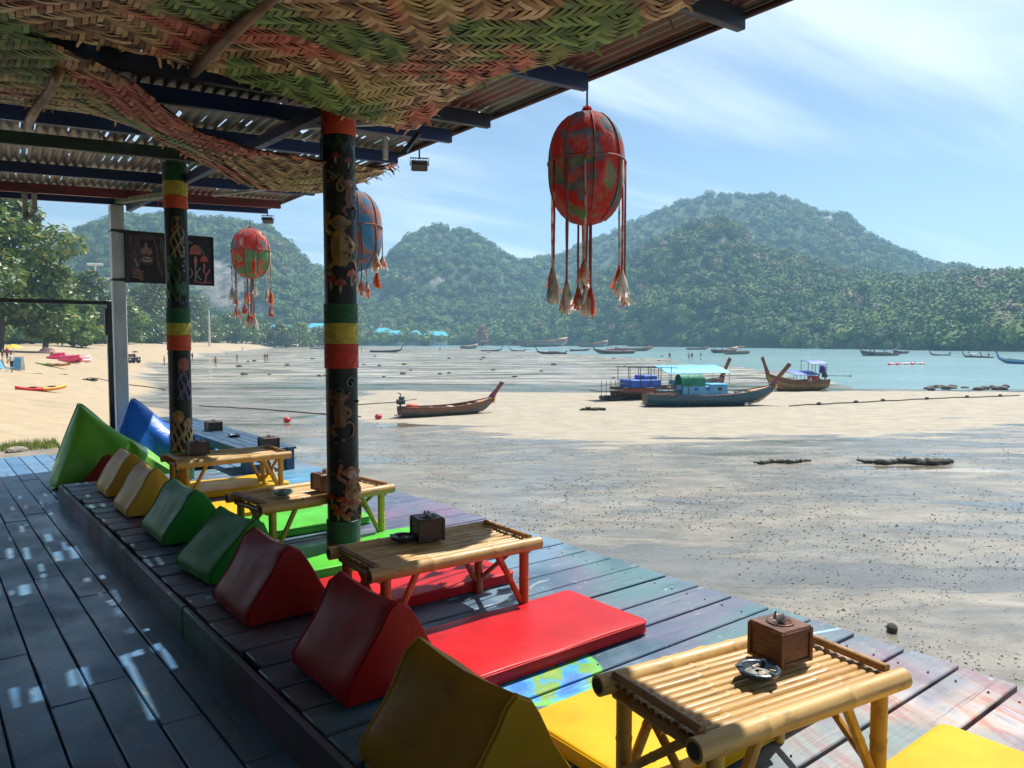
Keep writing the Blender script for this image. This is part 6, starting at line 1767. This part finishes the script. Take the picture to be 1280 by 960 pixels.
for k in range(26):
    p = G(1160 + 100 * rng.random(), rng.uniform(484.5, 488)); rock(p, (rng.uniform(.2, .6), rng.uniform(.2, .45), rng.uniform(.12, .26)), "dark rock in the low reef line at the water's edge", "rocks of the reef line", k)
for k in range(40):
    px = rng.uniform(250, 830); p = G(px, rng.uniform(437, 474)); s = rng.uniform(.18, .55); rock(p, (s, s * .8, s * .5), "small dark rock scattered on the far wet flat", "rocks scattered over the flat", 100 + k)
for k, (px, py, s) in enumerate(((6, 526, .5), (14, 535, .35), (60, 530, .3), (35, 522, .3), (72, 545, .22), (5, 550, .25), (20, 566, .2))):
    p = gp(px, py, LZ - .4); z = float(ground_fn(np.array([p.x]), np.array([p.y]))[0][0]); rock((p.x, p.y, z), (s, s * .7, s * .35), "weathered stone on the shore ledge beside the deck", "stones of the shore ledge", 300 + k, "stone", pm("pale_ledge_stone", (.3, .26, .21, 1), (.19, .165, .135, 1), 3, .85, .9, .05))
# grass tuft patch on the ledge
def grass():
    c = gp(52, 556, LZ - .36); N = 2600; V = []; Fq = []
    for k in range(N):
        a, q = rng.uniform(0, 6.283), math.sqrt(rng.random()); x, y = c.x + 1.05 * q * math.cos(a), c.y + .55 * q * math.sin(a)
        z = float(ground_fn(np.array([x]), np.array([y]))[0][0]) - .02
        h = rng.uniform(.06, .16); b = rng.uniform(0, 6.283); w = .006; lx, ly = rng.uniform(-.05, .05), rng.uniform(-.05, .05)
        n = len(V); V += [(x - w * math.cos(b), y - w * math.sin(b), z), (x + w * math.cos(b), y + w * math.sin(b), z), (x + lx, y + ly, z + h)]; Fq.append((n, n + 1, n + 2))
    m = pm("short_grass_blades", lin(140, 150, 60), lin(96, 120, 44), 3, .7, 0, coord='World')
    tag(link_mesh("grass", fast_mesh("grass", np.array(V), np.array(Fq), m)), "patch of short green grass beside the deck end", "grass", None, "stuff")
grass()
# pebbles, shells and sand balls over the near flat
def pebbles():
    t = (1 + 5 ** .5) / 2; ico = np.array([(-1, t, 0), (1, t, 0), (-1, -t, 0), (1, -t, 0), (0, -1, t), (0, 1, t), (0, -1, -t), (0, 1, -t), (t, 0, -1), (t, 0, 1), (-t, 0, -1), (-t, 0, 1)]) / 1.9
    tri = np.array([(0, 11, 5), (0, 5, 1), (0, 1, 7), (0, 7, 10), (0, 10, 11), (1, 5, 9), (5, 11, 4), (11, 10, 2), (10, 7, 6), (7, 1, 8), (3, 9, 4), (3, 4, 2), (3, 2, 6), (3, 6, 8), (3, 8, 9), (4, 9, 5), (2, 4, 11), (6, 2, 10), (8, 6, 7), (9, 8, 1)])
    n = 30000; u = nr.rand(n); d = 6.5 * (46 / 6.5) ** (u ** .8); az = nr.uniform(R(2), R(80), n)
    X = d * np.sin(az); Y = d * np.cos(az)
    keep = (vn(X * .5, Y * .5, 70) + .5 * vn(X * 2.1, Y * 2.1, 71) > .72) & (X > 3.6)
    X, Y, d = X[keep], Y[keep], d[keep]; z, dry, bar, *_ = ground_fn(X, Y); k = (dry < .2) & (bar < .5); X, Y, z, d = X[k], Y[k], z[k], d[k]; n = len(X)
    s = nr.uniform(.005, .019, n) * nr.uniform(.5, 1, n) * (1 + .4 * (d > 16))
    V = ico[None] * (s[:, None, None] * np.stack([nr.uniform(.8, 1.7, n), nr.uniform(.8, 1.3, n), nr.uniform(.4, .8, n)], -1)[:, None, :]) * nr.uniform(.8, 1.2, (n, 12, 1)) + np.stack([X, Y, z + s * .25], -1)[:, None, :]
    T = tri[None] + (np.arange(n) * 12)[:, None, None]
    t_ = NT("dark_pebble"); tt = t_.attr("tint"); t_.base(t_.ramp(tt, [(0, (.04, .036, .03, 1)), (.7, (.1, .09, .075, 1)), (.93, (.18, .16, .13, 1)), (1, (.4, .37, .32, 1))])); t_.rough(.8)
    me = fast_mesh("pebbles", V.reshape(-1, 3), T.reshape(-1, 3), t_.m, False, dict(tint=np.repeat(nr.rand(n), 12)))
    tag(link_mesh("pebbles", me), "dark pebbles and sand balls strewn over the wet flat", "pebbles", None, "stuff")
pebbles()

# ================================================================== TREES AND BUILDINGS
def leaf_mat(name, c1, c2, c3):
    t = NT(name); c = t.ramp(t.attr("tint"), [(0, c1), (.6, c2), (.97, c3), (1, lin(170, 150, 50))]); t.base(c); t.rough(.42)
    tr = t.node("ShaderNodeBsdfTranslucent"); t.link(t.mix(.6, c, (.16, .25, .02, 1)), tr.inputs["Color"]); mx = t.node("ShaderNodeMixShader"); mx.inputs[0].default_value = .3
    out = [n_ for n_ in t.n if n_.type == 'OUTPUT_MATERIAL'][0]; t.link(t.b.outputs[0], mx.inputs[1]); t.link(tr.outputs[0], mx.inputs[2]); t.link(mx.outputs[0], out.inputs["Surface"])
    return t.m
LM = dict(almond=leaf_mat("almond_leaves", (.045, .085, .02, 1), (.09, .155, .034, 1), (.16, .235, .05, 1)), bright=leaf_mat("bright_leaves", (.08, .15, .025, 1), (.14, .235, .04, 1), (.2, .3, .06, 1)),
          dark=leaf_mat("dark_leaves", (.03, .06, .02, 1), (.055, .10, .028, 1), (.09, .145, .04, 1)), olive=leaf_mat("olive_leaves", (.06, .085, .035, 1), (.10, .13, .05, 1), (.15, .18, .07, 1)), flame=leaf_mat("flame_leaves", (.25, .07, .03, 1), (.34, .10, .05, 1), (.4, .16, .08, 1)))
BARK = pm("grey_bark", (.16, .13, .10, 1), (.09, .075, .06, 1), 4, .85, .6, .03, 'Object', (3, 3, .6))
def tree(px, base_y, top_y, dist, wpx, leaf, kind, label, seed, n=2600, lo=.22, group=None, droop=.3):
    r = np.random.RandomState(seed); rr = random.Random(seed)
    g = at(px, base_y, dist); gz = float(ground_fn(np.array([g.x]), np.array([g.y]))[0][0])
    H = at(px, top_y, dist).z - gz; Wd = wpx / F * Vector((g.x, g.y, 0)).dot(_cfh)
    e = empty("beach_tree", (g.x, g.y, gz), 0, label, "tree", group)
    m = MB(); tr = max(.08, H * .022)
    tp_ = [(0, 0, -.3), (.02 * H, 0, H * .2), (.01 * H, .02 * H, H * .4), (0, 0, H * .62), (.01 * H, 0, H * .85)]
    m.tube(tp_, [tr * 1.4, tr, tr * .8, tr * .5, tr * .15], 9)
    cl = []
    for k in range(22):
        z = H * (lo + (1 - lo) * (k + .5) / 22); f_ = math.sin(math.pi * min(1, max(.06, (z / H - lo * .6) / (1 - lo * .6)) ** .75)) ** .6 if kind != "olive" else (1.05 - z / H) ** .6
        a = k * 2.4 + rr.uniform(-.4, .4); q = Wd / 2 * f_ * rr.uniform(.55, .95)
        c = Vector((q * math.cos(a), q * math.sin(a), z)); cl.append((c, Wd * rr.uniform(.13, .21)))
        z0 = max(H * .15, z - q * .7); m.tube([(0.01 * H, 0, min(z0, H * .8)), (c.x * .5, c.y * .5, (z0 + z) / 2 + .02 * H), tuple(c)], [tr * .38, tr * .22, tr * .06], 6, False)
    m.build("trunk", BARK, e, True)
    # leaves in layered sprays round every limb end
    per = n // len(cl); P = []; Nn = []; TI = []
    for c, q in cl:
        d = r.randn(per, 3); d /= np.linalg.norm(d, axis=1)[:, None]; rad_ = q * r.uniform(.25, 1.05, per) ** .6
        p = np.array(c) + d * rad_[:, None] * np.array([1.25, 1.25, .75]); P.append(p); Nn.append(d * .5 + r.randn(per, 3) * .45 + np.array([0, 0, .55])); TI.append(np.clip(r.normal(.5, .26, per) + rr.uniform(-.18, .18), 0, 1))
    P = np.concatenate(P); Nn = np.concatenate(Nn); Nn /= np.linalg.norm(Nn, axis=1)[:, None]; TI = np.concatenate(TI); k = len(P)
    a = np.cross(Nn, r.randn(k, 3)); a /= np.linalg.norm(a, axis=1)[:, None]; b = np.cross(Nn, a); s = leaf * r.uniform(.6, 1.25, k)[:, None]
    dn = np.array([0, 0, -1.0]) * droop
    V = np.stack([P - a * s * .6, P + b * s * .34, P + a * s * .7 + dn * s * .5, P - b * s * .34], 1).reshape(-1, 3)
    Fq = np.arange(k * 4).reshape(-1, 4)
    link_mesh("crown", fast_mesh("crown", V, Fq, LM[kind], False, dict(tint=np.repeat(TI, 4))), e)
    return e
tree(-2, 437, 240, 132, 165, .95, "almond", "big broad leaved sea almond tree by the sandwich board", 1, 9000, .2)
tree(-95, 437, 205, 120, 170, .95, "almond", "broad leaved sea almond tree at the back of the beach stand", 2, 4500, .2)
tree(56, 437, 318, 140, 66, .9, "almond", "leafy tree behind the pink inflatables", 7, 3500, .15)
tree(112, 432, 342, 210, 62, 1.0, "dark", "dark leafed tree beside the floodlight masts", 3, 3000, .12)
tree(92, 432, 372, 180, 58, .9, "bright", "light green tree behind the inflatables", 4, 2600, .10)
tree(150, 430, 378, 250, 62, 1.0, "bright", "bright green layered tree behind the white post", 5, 3200, .16)
tree(196, 430, 350, 300, 72, 1.0, "olive", "tall grey green casuarina behind the jellyfish post", 6, 3600, .12)
tree(176, 430, 362, 310, 52, 1.0, "olive", "second grey green casuarina left of the jellyfish post", 8, 2800, .12)
tree(243, 430, 372, 370, 58, 1.1, "olive", "yellowish casuarina on the right of the jellyfish post", 9, 2600, .12)
BT = "rounded trees along the far beach"
for i, (px, ty, dist, w) in enumerate(((222, 392, 350, 44), (262, 398, 390, 42), (284, 394, 410, 44), (308, 397, 420, 42), (330, 402, 440, 36), (352, 406, 430, 34), (374, 404, 450, 36), (398, 410, 470, 32), (420, 404, 480, 34), (130, 398, 240, 40), (186, 402, 290, 40))):
    tree(px, 432, ty, dist, w, 1.2, ("bright", "almond", "dark")[i % 3], ("rounded light green tree along the back of the far beach", "rounded mid green tree along the back of the far beach", "rounded dark green tree along the back of the far beach")[i % 3], 40 + i, 1800, .08, BT)
tree(603, 430, 407, 540, 16, 1.3, "flame", "orange flowering tree among the shore trees", 77, 900, .2)
# wood along the far shore
P = []; Rd = []
for k in range(620):
    px = nr.uniform(330, 900); dist = np.interp(px, [330, 560, 760, 900], [500, 560, 545, 470]) * nr.uniform(1.02, 1.28)
    g = at(px, 430, dist); rad = nr.uniform(2.6, 6.0); P.append((g.x, g.y, 2.0 + rad * .55 + nr.uniform(0, 4) * (dist > 590))); Rd.append(rad)
for k in range(260):
    px = nr.uniform(-60, 420); dist = np.interp(px, [-60, 120, 250, 420], [170, 300, 440, 580]) * nr.uniform(1.05, 1.4)
    g = at(px, 430, dist); rad = nr.uniform(3.0, 6.0); P.append((g.x, g.y, 2.2 + rad * .7)); Rd.append(rad)
make_forest("shore_wood", np.array(P), Rd, "low green wood along the far shore behind the boats")
ROOFT = pm("teal_roof_sheet", lin(70, 190, 206), lin(60, 168, 186), .3, .45, .1, .05); WALLW = pm("resort_wall", lin(206, 208, 204), lin(180, 182, 180), .3, .8); PANE = pm("window_pane", (.05, .07, .09, 1), (.04, .05, .06, 1), 1, .15); ROOFW = pm("white_roof_sheet", lin(226, 230, 232), lin(206, 212, 214), .3, .5); ROOFR = pm("red_tile_roof", lin(170, 92, 78), lin(140, 74, 64), .5, .7)
def building(p0, p1, roof_y, dist, wall_h, roof_h, m, label, group=None, depth=9.0):
    a, b = at(p0, 430, dist), at(p1, 430, dist); c = (a + b) / 2; L = (b - a).length; zt2 = at((p0 + p1) / 2, roof_y, dist).z
    e = empty("resort_building", (c.x, c.y, zt2 - roof_h - wall_h), math.atan2(b.y - a.y, b.x - a.x), label, "building", group)
    MB().box((0, 0, wall_h / 2 - 3), (L * .94, depth, wall_h + 6)).build("wall", WALLW, e)
    o = .8; V = [(-L / 2 - o, -depth / 2 - o, 0), (L / 2 + o, -depth / 2 - o, 0), (L / 2 + o, depth / 2 + o, 0), (-L / 2 - o, depth / 2 + o, 0), (-L / 2 + depth * .35, 0, roof_h), (L / 2 - depth * .35, 0, roof_h)]
    MB().add([(x, y, z + wall_h) for x, y, z in V], [(3, 2, 1, 0), (0, 1, 5, 4), (1, 2, 5), (2, 3, 4, 5), (3, 0, 4)]).build("roof", m, e)
    n = max(2, int(L / 4))
    for k in range(n): MB().box((-L * .42 + L * .84 * (k + .5) / n, -depth / 2 - .03, wall_h * .5), (1.6, .1, wall_h * .42)).build("window", PANE, e)
TG = "teal roofed resort buildings"
TL = "resort building with teal roof among the shore trees"
for (p0, p1, ry, d_) in ((336, 372, 406, 585), (384, 410, 404, 600), (468, 490, 410, 600), (482, 505, 413, 590), (512, 527, 413, 610), (530, 560, 414, 600)):
    building(p0, p1, ry, d_, 6.5, 3.5, ROOFT, TL, TG)
building(677, 696, 414.5, 640, 4, 2.5, ROOFW, "low white roofed building in the woods behind the bay")
building(784, 797, 414, 600, 7.5, 3.2, ROOFR, "small pale house with red roof at the foot of the headland")
building(730, 742, 424, 560, 2.5, 1.6, ROOFT, "small teal roofed hut at the foot of the headland")
def mast(px, by, ty, dist, label, lamps=True, group=None):
    g = at(px, by, dist); gz = float(ground_fn(np.array([g.x]), np.array([g.y]))[0][0]); H = at(px, ty, dist).z - gz
    e = empty("light_mast", (g.x, g.y, gz), -YAW, label, "light mast", group); k = dist / 200
    MB().tube([(0, 0, -.3), (0, 0, H)], [.28 * k, .16 * k], 8).build("pole", WHITEM, e)
    if lamps:
        MB().box((0, 0, H), (3.6 * k, .2, .18)).build("crossarm", WHITEM, e)
        for q in range(6): MB().box(((-1.6 + .64 * q) * k, -.15, H + .3 * k), (.42 * k, .3, .4 * k), rotx(.4)).build("lamp_head", WHITEM, e)
mast(122, 425, 332, 240, "tall floodlight mast above the beach trees left of the white post"); mast(132, 425, 350, 300, "shorter floodlight mast just beside the tall one"); mast(262, 428, 388, 300, "thin bare mast among the trees right of the jellyfish post", False)
# a dark parked beach cart
p = G(164, 434); e = empty("beach_cart", p, .4, "dark beach cart parked on the sand between the two posts", "cart")
MB().box((0, 0, .75), (2.2, 1.3, .5), None, .08).build("body", HDARK, e); MB().box((-.5, 0, 1.25), (1.0, 1.2, .6), None, .1).build("cab", WOODR, e)
for sx in (-.7, .7):
    for sy in (-.6, .6): MB().tube([(sx, sy - .1, .35), (sx, sy + .1, .35)], .35, 14).build("wheel", BLACK, e, True)
